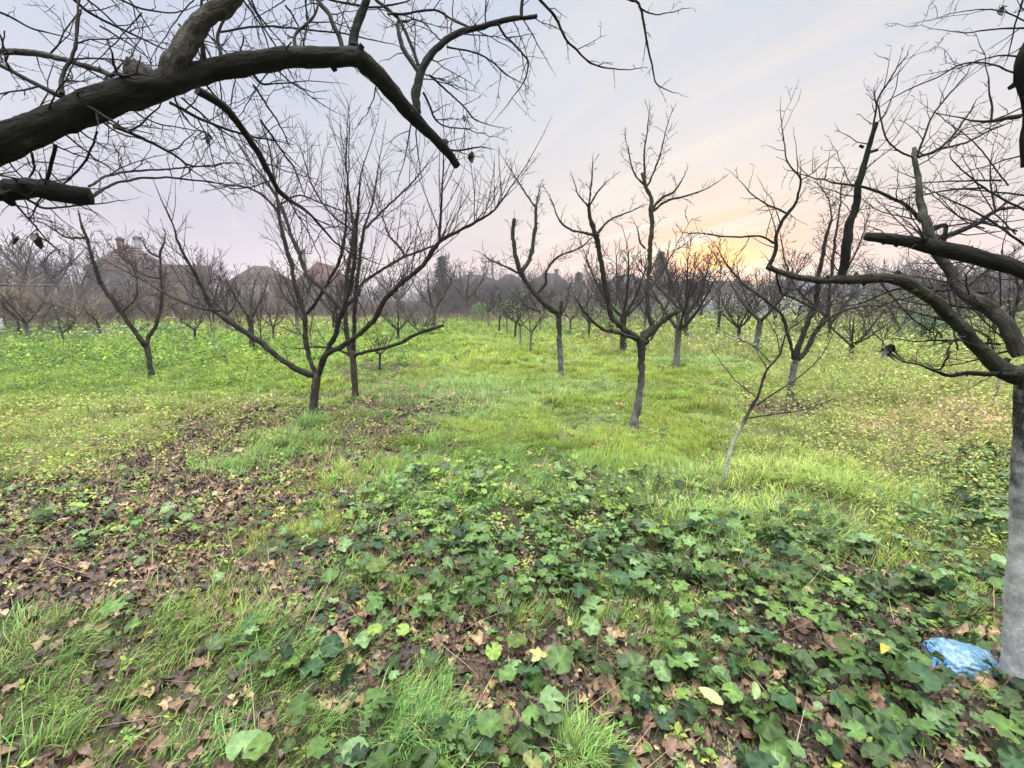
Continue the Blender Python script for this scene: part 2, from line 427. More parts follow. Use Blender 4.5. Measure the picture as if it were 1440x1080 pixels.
def tubes(mb, chains, sides=3):
    """many thin twigs at once; chains = list of (points, radii)"""
    groups = {}
    for p, r in chains: groups.setdefault(len(p), []).append((p, r))
    for n, L_ in groups.items():
        P = np.array([c[0] for c in L_], float); Rr = np.array([c[1] for c in L_], float)
        T = np.gradient(P, axis=1); T /= np.linalg.norm(T, axis=2)[..., None] + 1e-9
        ref = np.where(np.abs(T[:, :1, 2:3]) < 0.8, np.array([0, 0, 1.0]), np.array([1.0, 0, 0]))
        U = np.cross(T, ref); U /= np.linalg.norm(U, axis=2)[..., None] + 1e-9
        W = np.cross(T, U)
        th = np.arange(sides) / sides * 2 * math.pi
        V = (P[:, :, None, :] + U[:, :, None, :] * (Rr[:, :, None] * np.cos(th))[..., None] + W[:, :, None, :] * (Rr[:, :, None] * np.sin(th))[..., None])
        c = len(L_)
        b = np.arange(c)[:, None, None] * n * sides; i = np.arange(n - 1)[None, :, None] * sides
        j = np.arange(sides)[None, None, :]; j2 = (j + 1) % sides
        q = np.stack([b + i + j, b + i + j2, b + i + sides + j2, b + i + sides + j], 3).reshape(-1, 4)
        mb.add(V.reshape(-1, 3), q=q, attr=V.reshape(-1, 3) * 0.6)
rnd = random.random
def uni(a, b): return a + (b - a) * rnd()
def norm3(x, y, z):
    l = math.sqrt(x * x + y * y + z * z) + 1e-9
    return x / l, y / l, z / l
def side_dir(d, ang):
    """a direction leaning `ang` radians off d, about a random azimuth"""
    while True:
        a = (uni(-1, 1), uni(-1, 1), uni(-1, 1)); k = a[0] * d[0] + a[1] * d[1] + a[2] * d[2]
        s = (a[0] - k * d[0], a[1] - k * d[1], a[2] - k * d[2])
        l = math.sqrt(s[0] ** 2 + s[1] ** 2 + s[2] ** 2)
        if l > 0.2: break
    c, q = math.cos(ang), math.sin(ang) / l
    return norm3(d[0] * c + s[0] * q, d[1] * c + s[1] * q, d[2] * c + s[2] * q)
SHOOT = dict(seg=0.055, wander=0.07, zig=0.06, up=0.045, pb=0.24, ps=0.5, ang=(0.45, 0.85), cl=(0.35, 0.65), spur=(0.008, 0.03), minl=0.06)
GNARL = dict(seg=0.034, wander=0.19, zig=0.22, up=0.025, pb=0.45, ps=0.5, ang=(0.7, 1.25), cl=(0.3, 0.6), spur=(0.008, 0.028), minl=0.05)
DROOP = dict(seg=0.030, wander=0.20, zig=0.24, up=-0.01, pb=0.5, ps=0.55, ang=(0.6, 1.2), cl=(0.3, 0.6), spur=(0.007, 0.022), minl=0.04)
FAR = dict(seg=0.11, wander=0.14, zig=0.12, up=0.05, pb=0.5, ps=0.0, ang=(0.5, 1.0), cl=(0.4, 0.7), spur=(0.02, 0.04), minl=0.14)
def grow(ch, p, d, L_, r, lvl, hb, rmin, tips=None):
    n = max(3, min(16, int(L_ / hb['seg']))); sg = L_ / n
    pts = [p]; zs = side_dir(d, math.pi / 2); sgn = 1
    rs = [r]
    for i in range(n):
        w = hb['wander']; zg = hb['zig'] * sgn; sgn = -sgn
        d = norm3(d[0] + uni(-w, w) + zs[0] * zg, d[1] + uni(-w, w) + zs[1] * zg, d[2] + uni(-w, w) + zs[2] * zg + hb['up'])
        p = (p[0] + d[0] * sg, p[1] + d[1] * sg, p[2] + d[2] * sg)
        pts.append(p); ri = max(rmin, r * (1 - 0.65 * (i + 1) / n)); rs.append(ri)
        if lvl > 0 and rnd() < hb['pb'] and i < n - 1:
            L2 = L_ * uni(*hb['cl']) * (1 - 0.45 * i / n)
            if L2 > hb['minl']: grow(ch, p, side_dir(d, uni(*hb['ang'])), L2, ri * 0.75, lvl - 1, hb, rmin, tips)
        if hb['ps'] and rnd() < hb['ps']:
            a, b = hb['spur']; l = uni(a, b); e = side_dir(d, uni(0.7, 1.3)); k = max(rmin * 0.9, ri * 0.6)
            q1 = (p[0] + e[0] * l * .6, p[1] + e[1] * l * .6, p[2] + e[2] * l * .6); q2 = (p[0] + e[0] * l, p[1] + e[1] * l, p[2] + e[2] * l)
            ch.append(([p, q1, q2], [k * 0.8, k * 1.15, k * 0.5]))
        if tips is not None: tips.append(p)
    rs[-1] *= 0.5
    ch.append((pts, rs))
RS = 0.74
def limb_path(pix, Y0, dy=0.0, step=None):
    """pix: (u, v, r_px) rows; Y runs from Y0 to Y0+dy along the limb"""
    rows = []; n = len(pix)
    for i, (u, v, r) in enumerate(pix):
        Y = Y0 + dy * i / (n - 1)
        p, t = at(u, v, Y)
        # how much the lens draws out a round section seen off its axis, across the limb
        j = min(i + 1, n - 1); h = max(i - 1, 0)
        du, dv_ = pix[j][0] - pix[h][0], pix[j][1] - pix[h][1]; l_ = math.hypot(du, dv_) + 1e-6
        nx, ny = -dv_ / l_, du / l_
        a_, b_ = (u - 720) / F, (v - 540) / F; rr = math.hypot(a_, b_) + 1e-6
        cr = (nx * a_ + ny * b_) / rr
        st = math.sqrt(cr * cr * (1 + rr * rr) + (1 - cr * cr))
        rows.append([p[0], p[1], p[2], r * t / F / st * (RS if Y0 > 2.5 else 0.83)])
    rows = np.array(rows)
    return catmull(rows, step or max(0.010, rows[:, 3].mean() * (0.35 if rows[:, 3].mean() > .02 and Y0 < 2.5 else 0.7)))
def tree(name, label, cat, base_uv, Y, trunk, limbs, mats, habit=GNARL, group=None, shoots=1.0, shoot_len=(0.2, 0.6), lvl=2,
         rminpx=0.3, sides=10, twig_bias=(0, 0, 0.5), flare=1.35, leaves=None, rough=0.1, extra=(), fixed_base=None):
    """trunk: pixel rows from the ground up. limbs: dicts(p=pixel rows, dy, cut, dens, mat, tw). returns the tree's empty"""
    if fixed_base is None:
        b, t0 = base(*base_uv); Y = b[1] if Y is None else Y
    else:
        b = np.array(fixed_base, float)
    root = empty(name, tuple(b))
    tag(root, label, cat, group)
    mb = MB()
    if trunk is not None:
        if isinstance(trunk, np.ndarray): tp = catmull(trunk, 0.03)
        else:
            tp = limb_path(trunk, Y, 0.0)
        tp = np.vstack([[*(tp[0, :3] + (0, 0, -0.12)), tp[0, 3] * flare * 1.1], tp])
        hgt = tp[:, 2] - b[2]
        tp[:, 3] *= 1 + (flare - 1) * np.exp(-np.clip(hgt, 0, 9) / 0.07) * (hgt > -0.05)
        tube(mb, tp[:, :3], tp[:, 3], max(sides, 12), rough, seed=int(b[0] * 10) % 17)
        mb.build('trunk', mats[0], root, b, attrs=True)
    ch = []; leafpts = []
    for k, lb in enumerate(limbs):
        pth = limb_path(lb['p'], Y + lb.get('y', 0), lb.get('dy', 0.0)) if 'p' in lb else catmull(lb['w'], 0.04)
        if 'w' not in lb and len(pth) > 6:                      # knees and bends between the drawn points
            sl_ = np.concatenate([[0], np.cumsum(np.linalg.norm(np.diff(pth[:, :3], axis=0), axis=1))]); rk = max(pth[:, 3].mean(), .006)
            am = lb.get('bend', .75) * rk * np.minimum(1, sl_ / (4 * rk))
            for ax in range(3): pth[:, ax] += am * (noise(sl_ / (7 * rk) + k * 3.1, sl_ * 0 + ax * 5.7, 1, k + 3) - .5 + .5 * (noise(sl_ / (2.6 * rk), sl_ * 0 + ax * 3.3 + k, 1, k + 9) - .5))
        m2 = MB()
        tube(m2, pth[:, :3], pth[:, 3], lb.get('sides', sides), rough * lb.get('rough', 1), lb.get('cut', False), seed=k + 1)
        # rough knots along the limb
        nm = lb.get('knots', 3 if Y > 2.5 and lb.get('tip', True) else 0)
        for _ in range(nm):
            i = random.randrange(1, len(pth) - 2); e = side_dir(norm3(*(pth[i + 1, :3] - pth[i, :3])), 1.3); rr = pth[i, 3]
            p0 = pth[i, :3]; e = np.array(e); l = rr * uni(1.3, 1.9)
            tube(m2, np.array([p0, p0 + e * l * 0.7, p0 + e * l]), [rr * .6, rr * .42, rr * .3], 7, 0.2, True, seed=k)
        m2.build(lb.get('name', 'limb'), lb.get('mat', mats[1]), root, b, attrs=True)
        # twigs off the limb
        seglen = np.linalg.norm(np.diff(pth[:, :3], axis=0), axis=1); tot = seglen.sum()
        tdep = pth[:, 1].mean() / CP
        rmin = rminpx * tdep / F
        dens = lb.get('dens', 6.0) * shoots
        cnt = int(tot * dens + rnd())
        tw = lb.get('tw', twig_bias); sl = lb.get('sl', shoot_len); hb = lb.get('hb', habit); s0 = lb.get('s0', 0.12)
        cum = np.concatenate([[0], np.cumsum(seglen)]) / tot
        for c in range(cnt):
            s = s0 + (1 - s0) * (c + rnd()) / cnt
            i = min(len(pth) - 2, int(np.searchsorted(cum, s)) - 1); i = max(i, 0)
            d0 = norm3(*(pth[i + 1, :3] - pth[i, :3]))
            e = side_dir(d0, uni(0.7, 1.35))
            e = norm3(e[0] + tw[0], e[1] + tw[1], e[2] + tw[2])
            l = uni(*sl) * lb.get('taper', 1.0 - 0.3 * s if lb.get('fade', True) else 1)
            r = min(pth[i, 3] * 0.6, (0.0015 + l * 0.0045) if tdep < 2.6 else (0.0024 + l * 0.006))
            o = pth[i, :3] + np.array(e) * pth[i, 3] * 0.5
            grow(ch, tuple(o), e, l, max(r, rmin), lvl if l > 0.15 else 1, hb, rmin, leafpts)
        if not lb.get('cut', False) and lb.get('tip', True):
            d0 = norm3(*(pth[-1, :3] - pth[-2, :3]))
            grow(ch, tuple(pth[-1, :3]), d0, uni(*sl) * 0.8, max(pth[-1, 3], rmin), 2, hb, rmin, leafpts)
    for e in extra:
        pth = limb_path(e['p'], Y + e.get('y', 0), e.get('dy', 0.0), 0.03)
        tdep = pth[:, 1].mean() / CP; rmin = rminpx * tdep / F
        ch.append((pth[:, :3].tolist(), np.maximum(pth[:, 3], rmin).tolist()))
        hb = e.get('hb', habit); n = len(pth)
        for i in range(1, n - 1):
            d0 = norm3(*(pth[i + 1, :3] - pth[i, :3]))
            if rnd() < e.get('d', 0.35):
                grow(ch, tuple(pth[i, :3]), side_dir(d0, uni(0.5, 1.2)), uni(*e.get('sl', (0.04, 0.16))), max(rmin, pth[i, 3] * .6), 1, hb, rmin)
    if ch:
        m3 = MB(); tubes(m3, ch, 4 if tdep < 3 else 3)
        m3.build('crown', mats[2], root, b, attrs=True)
    return root, leafpts, b

# ------------------------------------------------------------------ leaf templates
def disc_leaf(lobes=5, n=20, depth=0.22, cup=0.15, fold=0.12, curl=0.0, seed=0, notch=0.45):
    """a rounded lobed leaf, unit radius, stalk at -y; returns verts, tris, shade"""
    rg = np.random.default_rng(seed)
    th = np.linspace(-math.pi / 2 + 0.25, 1.5 * math.pi - 0.25, n)
    k = (th + math.pi / 2) / (2 * math.pi)
    rim = 1 - depth * (0.5 - 0.5 * np.cos(k * lobes * 2 * math.pi)) ** 1.0
    rim = 1 - depth * np.abs(np.cos(k * lobes * math.pi)) ** 1.5 + rg.uniform(-0.05, 0.05, n)
    v = [(0, -0.12, 0)]; 
    mid = np.stack([0.5 * rim * np.cos(th), 0.5 * rim * np.sin(th), cup * 0.35 + fold * 0.5 * np.cos(k * lobes * 2 * math.pi)], 1)
    out = np.stack([rim * np.cos(th), rim * np.sin(th), cup + fold * np.cos(k * lobes * 2 * math.pi) + rg.uniform(-0.06, 0.06, n)], 1)
    if curl:
        for a in (mid, out):
            rr = np.hypot(a[:, 0], a[:, 1]); a[:, 2] += curl * rr ** 2 * np.sin(3 * np.arctan2(a[:, 1], a[:, 0]) + rg.uniform(0, 6)) + curl * 0.8 * rg.uniform(-1, 1, len(a)) * rr
    V = np.vstack([v, mid, out])
    T = []
    for i in range(n - 1):
        T += [[0, 1 + i, 2 + i], [1 + i, 1 + n + i, 2 + n + i], [1 + i, 2 + n + i, 2 + i]]
    sh = np.concatenate([[1.5], np.where(np.arange(n) % max(1, n // lobes) == n // lobes // 2, 1.2, 0.92), np.full(n, 1.0)])
    return V, np.array(T), sh
def oval_leaf(w=0.3, bend=0.2, n=4, fold=0.1):
    y = np.linspace(0, 1, n + 1); hw = w * np.sin(np.clip(y * 0.92 + 0.06, 0, 1) * math.pi) ** 0.8
    V = []; 
    for i in range(n + 1):
        z = -bend * y[i] ** 2
        V += [(-hw[i], y[i], z + fold * hw[i]), (0, y[i], z), (hw[i], y[i], z + fold * hw[i])]
    T = []
    for i in range(n):
        a = i * 3
        T += [[a, a + 1, a + 4], [a, a + 4, a + 3], [a + 1, a + 2, a + 5], [a + 1, a + 5, a + 4]]
    return np.array(V), np.array(T), np.tile([1.0, 1.15, 1.0], n + 1)
def place(mb, tmpl, P, rz, tilt, tilt_az, scale, col, spin_first=True):
    """copies of one leaf template: rz turns the leaf, then it is tilted about a level axis"""
    V, T, sh = tmpl; n = len(P)
    if n == 0: return
    c, s = np.cos(rz)[:, None], np.sin(rz)[:, None]
    x = V[None, :, 0] * c - V[None, :, 1] * s; y = V[None, :, 0] * s + V[None, :, 1] * c; z = np.broadcast_to(V[None, :, 2], x.shape)
    ax, ay = np.cos(tilt_az)[:, None], np.sin(tilt_az)[:, None]
    ct, st = np.cos(tilt)[:, None], np.sin(tilt)[:, None]
    dot = x * ax + y * ay
    # Rodrigues about (ax, ay, 0)
    cx = ay * z; cy = -ax * z; cz = ax * y - ay * x
    X = x * ct + cx * st + ax * dot * (1 - ct); Y = y * ct + cy * st + ay * dot * (1 - ct); Z = z * ct + cz * st
    S = scale[:, None]
    out = np.stack([X * S + P[:, None, 0], Y * S + P[:, None, 1], Z * S + P[:, None, 2]], 2)
    k = V.shape[0]
    tt = (T[None] + (np.arange(n) * k)[:, None, None]).reshape(-1, 3)
    cc = (col[:, None, :] * sh[None, :, None]).reshape(-1, 3)
    mb.add(out.reshape(-1, 3), t=tt, col=cc)
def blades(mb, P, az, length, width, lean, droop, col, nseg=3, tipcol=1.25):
    """tapering grass blades that arch over"""
    n = len(P)
    if n == 0: return
    s = np.linspace(0, 1, nseg + 1)[None, :]
    th = lean[:, None] + droop[:, None] * s                 # angle from vertical grows along the blade
    dl = length[:, None] / nseg
    hx = np.concatenate([np.zeros((n, 1)), np.cumsum(np.sin(th[:, :-1]) * dl, 1)], 1)
    hz = np.concatenate([np.zeros((n, 1)), np.cumsum(np.cos(th[:, :-1]) * dl, 1)], 1)
    cx = P[:, None, 0] + hx * np.cos(az)[:, None]; cy = P[:, None, 1] + hx * np.sin(az)[:, None]; cz = P[:, None, 2] + hz
    w = width[:, None] * (1 - s ** 1.6) * 0.5
    tw = az[:, None] + math.pi / 2 + 0.6 * s * (rng.random((n, 1)) - 0.5)
    ox, oy = np.cos(tw) * w, np.sin(tw) * w
    Lv = np.stack([cx + ox, cy + oy, cz], 2); Rv = np.stack([cx - ox, cy - oy, cz], 2)
    V = np.stack([Lv, Rv], 2)[:, :-1].reshape(n, -1, 3)      # n, nseg*2, 3
    tip = np.stack([cx[:, -1], cy[:, -1], cz[:, -1]], 1)[:, None, :]
    V = np.concatenate([V, tip], 1); k = V.shape[1]
    b = (np.arange(n) * k)[:, None]
    q = [np.stack([b[:, 0] + 2 * i, b[:, 0] + 2 * i + 1, b[:, 0] + 2 * i + 3, b[:, 0] + 2 * i + 2], 1) for i in range(nseg - 1)]
    t = np.stack([b[:, 0] + 2 * (nseg - 1), b[:, 0] + 2 * (nseg - 1) + 1, b[:, 0] + 2 * nseg], 1)
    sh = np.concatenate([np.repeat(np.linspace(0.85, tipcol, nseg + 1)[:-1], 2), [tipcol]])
    cc = (col[:, None, :] * sh[None, :, None]).reshape(-1, 3)
    mb.add(V.reshape(-1, 3), q=np.concatenate(q) if q else None, t=t, col=cc)
# ------------------------------------------------------------------ ground sheet
def stretch(a, fine, n_f, far, n_c):
    s = np.linspace(-fine, fine, n_f)
    g = fine + (far - fine) * (np.linspace(0, 1, n_c + 1)[1:] ** 3)
    return np.concatenate([-g[::-1], s, g]) + a
def build_ground():
    xs = stretch(0, 8, 230, 530, 40); ys = stretch(5.0, 5.0, 150, 235, 40); ys = np.concatenate([ys, [300, 380, 470, 535]])
    X, Y = np.meshgrid(xs, ys)
    Z = gh(X, Y)
    u, v, lit, mal, lon, wg, wy, gr = zones(X, np.maximum(Y, 0.6))
    far = np.clip((Y - 9) / 10, 0, 1)
    soil = np.array([0.022, 0.016, 0.013]); brown = np.array([0.045, 0.030, 0.024]); green = np.array([0.085, 0.115, 0.03]); olive = np.array([0.19, 0.17, 0.075])
    nz = fbm(X, Y, 1.3, 77)[..., None]
    col = soil * (1 - lit[..., None]) + brown * lit[..., None]
    col = col * (0.7 + 0.6 * nz)
    g = (gr * (1 - mal * .5))[..., None] * (0.22 + 0.78 * np.clip((Y - 2) / 5, 0, 1)[..., None])
    side = mx(wy, np.clip((np.abs(X) - 14) / 10, 0, 1) * far)[..., None]
    col = col * (1 - g) + (green * (1 - side) + olive * side) * g * (0.75 + 0.5 * nz)
    ny, nx = X.shape
    i = np.arange(ny - 1)[:, None] * nx; j = np.arange(nx - 1)[None]
    q = np.stack([i + j, i + j + 1, i + nx + j + 1, i + nx + j], 2).reshape(-1, 4)
    mb = MB(); mb.add(np.stack([X, Y, Z], 2).reshape(-1, 3), q=q, col=col.reshape(-1, 3))
    m, nt = new_mat('earth'); k = NT(nt)
    c = k.n('ShaderNodeAttribute', attribute_name='Col').outputs['Color']
    g_ = k.n('ShaderNodeNewGeometry').outputs['Position']
    n1 = k.noise(g_, 9, 8, 0.65); n2 = k.noise(g_, 45, 5, 0.6)
    c2 = k.mix(1.0, c, k.ramp(k.math('ADD', k.math('MULTIPLY', n1, .5), k.math('MULTIPLY', n2, .5)), [(0.35, 0.45), (0.65, 1.6)]), 'MULTIPLY')
    bp = k.n('ShaderNodeBump', {'Strength': 0.9, 'Distance': 0.03, 'Height': k.math('ADD', n1, k.math('MULTIPLY', n2, .4))}).outputs[0]
    p = k.n('ShaderNodeBsdfPrincipled', {'Base Color': c2, 'Roughness': 0.9, 'Specular IOR Level': 0.15, 'Normal': bp})
    k.n('ShaderNodeOutputMaterial', {0: p.outputs[0]})
    o = mb.build('ground', m, cols=True)
    tag(o, 'gently uneven orchard soil carrying grass and fallen leaves', 'ground', kind='structure')
build_ground()

# ------------------------------------------------------------------ ground cover
def sample(y0, y1, dens, margin=2.4):
    """random spots on the plot between two distances, evenly spread, within what the picture could show"""
    w1 = 1.3 * y1 + margin
    n = int(dens * (y1 - y0) * 2 * w1)
    X = rng.uniform(-w1, w1, n); Y = rng.uniform(y0, y1, n)
    k = np.abs(X) < 1.3 * Y + margin
    return X[k], Y[k]
def vary(base_, n, hue=0.12, val=0.25):
    c = np.asarray(base_, float)[None, :] * (1 + val * rng.normal(0, 1, (n, 1)).clip(-2, 2)) * (1 + hue * rng.normal(0, 1, (n, 3)).clip(-2, 2))
    return np.clip(c, 0.01, 0.95)
def pick(cols, w, n):
    w = np.asarray(w, float); w = w / w.sum()
    return np.asarray(cols, float)[rng.choice(len(cols), n, p=w)]
def mixc(a, b, t): return np.asarray(a) * (1 - t[:, None]) + np.asarray(b) * t[:, None]

GY = (0.25, 0.315, 0.045); GG = (0.15, 0.27, 0.060); GB = (0.085, 0.160, 0.070); STRAW = (0.38, 0.29, 0.14)
def lay_grass():
    mb = MB()
    # short field grass
    for (y0, y1, dens, lm, wd, ns, nb) in ((0.85, 1.8, 800, .07, .0030, 3, 12), (1.8, 3.2, 950, .08, .0036, 3, 12), (3.2, 6, 700, .095, .0052, 2, 12), (6, 11, 260, .125, .010, 2, 12), (11, 20, 80, .17, .02, 2, 11), (20, 42, 16, .24, .045, 1, 10)):
        X, Y = sample(y0, y1, dens)
        u, v, lit, mal, lon, wg, wy, gr = zones(X, Y)
        clump = np.clip((fbm(X, Y, 4.0, 61) - 0.22) * 3.8, 0.08, 1)
        keep = rng.random(len(X)) < gr * clump
        X, Y, u, v, wy, lit, clump = X[keep], Y[keep], u[keep], v[keep], wy[keep], lit[keep], clump[keep]; m = len(X)
        lush = np.clip((fbm(X, Y, 2.6, 71) - .18) * 2.2, .3, 1.6)
        th = lush * rng.uniform(.5, 1.35, m)                    # tuft height
        yel = np.clip(0.15 + 1.0 * (fbm(X, Y, 0.55, 81) - 0.3) * 1.6 + 0.5 * E(u, v, 720, 530, 420, 70) + 0.35 * E(u, v, 1150, 640, 220, 60) + rng.normal(0, .22, m), 0, 1)
        bl = np.clip(np.clip(1.6 * (fbm(X, Y, 0.9, 91) - 0.52), 0, 1) + 0.6 * E(u, v, 620, 560, 130, 25), 0, .7)
        col = mixc(mixc(GG, GY, yel), (0.21, 0.29, 0.16), bl) * (0.45 + 0.95 * rng.random((m, 1)))
        col = np.repeat(col, nb, 0); n = m * nb
        st = rng.random(n) < 0.07 + 0.25 * np.repeat(wy, nb) + 0.12 * np.repeat(lit, nb)
        col[st] = np.array(STRAW) * .9
        col = col * (0.8 + 0.4 * rng.random((n, 1)))
        sp = lm * .28
        ox, oy = rng.normal(0, sp, n), rng.normal(0, sp, n)
        comb = np.repeat(2 * math.pi * 2 * fbm(X, Y, 0.8, 5), nb)
        vx, vy = ox / sp * .6 + np.cos(comb) * .9 + rng.normal(0, .4, n), oy / sp * .6 + np.sin(comb) * .9 + rng.normal(0, .4, n)
        x, y = np.repeat(X, nb) + ox, np.repeat(Y, nb) + oy
        blades(mb, np.stack([x, y, gh(x, y) - 0.004], 1), np.arctan2(vy, vx), lm * np.repeat(th, nb) * rng.uniform(.55, 1.3, n), np.full(n, wd) * rng.uniform(.7, 1.3, n), rng.uniform(0.1, 0.8, n), rng.uniform(0.4, 1.8, n), col, ns)
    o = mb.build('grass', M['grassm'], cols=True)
    tag(o, 'bright yellow green orchard grass between the tree rows', 'grass', kind='stuff')
    # long lush tufts, combed over to one side
    mb = MB()
    for (y0, y1, dens, lm, wd, nb, ns) in ((0.8, 1.9, 130, .175, .0046, 30, 5), (1.9, 3.2, 100, .165, .005, 28, 5), (3.2, 6.5, 48, .18, .0065, 26, 4), (6.5, 12, 3, .2, .012, 18, 3)):
        X, Y = sample(y0, y1, dens)
        lon = zones(X, Y)[4] if y0 < 6 else np.maximum(zones(X, Y)[4], (rng.random(len(X)) < .3) * 1.0)
        keep = rng.random(len(X)) < lon * 1.15 * np.clip((fbm(X, Y, 4.5, 95) - .22) * 4, .15, 1)
        X, Y = X[keep], Y[keep]; m = len(X)
        cx = np.repeat(X, nb) + rng.normal(0, .035, m * nb); cy = np.repeat(Y, nb) + rng.normal(0, .035, m * nb); n = len(cx)
        comb = -0.1 + 1.5 * fbm(X, Y, 0.7, 15) + rng.normal(0, .5, m)
        az = np.repeat(comb, nb) + rng.normal(0, .55, n)
        uu, vv = uv_of(cx, cy)
        ye = np.clip(E(uu, vv, 1130, 690, 190, 70) * .8 + (fbm(cx, cy, 1.3, 33) - .4), 0, 1)
        col = mixc((0.15, 0.275, 0.075), (0.34, 0.41, 0.10), ye) * (0.45 + 0.95 * rng.random((n, 1)))
        st = rng.random(n) < .05; col[st] = STRAW
        ln = lm * np.repeat(rng.uniform(.6, 1.15, m), nb) * rng.uniform(.45, 1.15, n)
        blades(mb, np.stack([cx, cy, gh(cx, cy) - .005], 1), az, ln, np.full(n, wd) * rng.uniform(.6, 1.25, n), rng.uniform(.1, .7, n), rng.uniform(.7, 1.9, n), col, ns, 1.35)
    # single big clumps: at the foot of the broad tree, around the sapling, and by the camera
    for (cu, cv, rad, nb, ln, tint) in ((438, 602, .13, 700, .30, .1), (415, 624, .24, 420, .22, .1), (365, 648, .30, 320, .19, 0), (325, 662, .25, 160, .16, .1), (1078, 668, .34, 1300, .19, .7), (1140, 676, .40, 1300, .20, .55), (1215, 694, .42, 1100, .18, .6), (1170, 655, .3, 600, .15, .9),
                                        (1000, 735, .34, 900, .16, .5), (1110, 735, .40, 1000, .16, .45), (592, 1035, .13, 520, .15, 0), (640, 1060, .10, 300, .13, .1), (818, 1062, .09, 420, .13, .3), (505, 815, .12, 300, .14, .4), (950, 512, .5, 900, .28, .1), (700, 545, 1.3, 2600, .22, .3), (690, 590, .5, 700, .14, .2)):
        bq, _ = base(cu, cv); n = nb
        cx = bq[0] + rng.normal(0, rad * .55, n); cy = bq[1] + rng.normal(0, rad * .4, n)
        az = np.arctan2(cy - bq[1], cx - bq[0]) * .6 + rng.normal(0, .7, n) - .2
        col = mixc((0.15, 0.275, 0.085), (0.36, 0.43, 0.10), np.full(n, float(tint))) * (0.4 + 0.95 * rng.random((n, 1)))
        st = rng.random(n) < .06; col[st] = STRAW
        blades(mb, np.stack([cx, cy, gh(cx, cy) - .005], 1), az, ln * rng.uniform(.5, 1.15, n), np.full(n, .0035 + bq[1] * .0006) * rng.uniform(.6, 1.3, n), rng.uniform(.1, .8, n), rng.uniform(.7, 2.0, n), col, 4, 1.35)
    # taller bleached grass among the weeds on the right and far left
    X, Y = sample(3.2, 15, 16.0)
    z_ = zones(X, Y); keep = rng.random(len(X)) < np.clip(z_[6] * 1.1 - .15, 0, 1) * np.clip((fbm(X, Y, 1.4, 99) - .3) * 4, 0, 1) * (.35 + .65 * (X > 1))
    X, Y = X[keep], Y[keep]; m = len(X); nb = 14; n = m * nb
    cx = np.repeat(X, nb) + rng.normal(0, .06, n); cy = np.repeat(Y, nb) + rng.normal(0, .06, n)
    col = np.repeat(pick([(.33, .26, .12), (.24, .25, .08), (.40, .31, .16), (.16, .20, .06)], [3, 3, 1.5, 2], m), nb, 0) * (.5 + .8 * rng.random((n, 1)))
    blades(mb, np.stack([cx, cy, gh(cx, cy)], 1), rng.uniform(0, 6.3, n), .30 * np.repeat(rng.uniform(.5, 1.3, m), nb) * rng.uniform(.5, 1.2, n), (.003 + .0007 * cy) * rng.uniform(.6, 1.2, n), rng.uniform(0, .6, n), rng.uniform(.2, 1.6, n), col, 3, 1.2)
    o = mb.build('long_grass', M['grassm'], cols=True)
    tag(o, 'long dark green grass tufts leaning over the fallen leaves', 'grass', kind='stuff')
    # dry straw stalks lying about
    mb = MB()
    for (y0, y1, dens) in ((0.9, 2.5, 90), (2.5, 5, 70), (5, 9, 22)):
        X, Y = sample(y0, y1, dens)
        z_ = zones(X, Y); keep = rng.random(len(X)) < mx(z_[2] * .9, z_[6], z_[3] * .4)
        X, Y = X[keep], Y[keep]; n = len(X)
        blades(mb, np.stack([X, Y, gh(X, Y) + .01], 1), rng.uniform(0, 6.3, n), rng.uniform(.08, .3, n), rng.uniform(.0025, .004, n) * (1 + Y / 8), rng.uniform(.9, 1.4, n), rng.uniform(-.2, .4, n), vary((.33, .25, .15), n), 3, 1.1)
    o = mb.build('straw', M['grassm'], cols=True)
    tag(o, 'dry straw coloured stalks strewn over the leaf litter', 'dead grass', kind='stuff')
lay_grass()

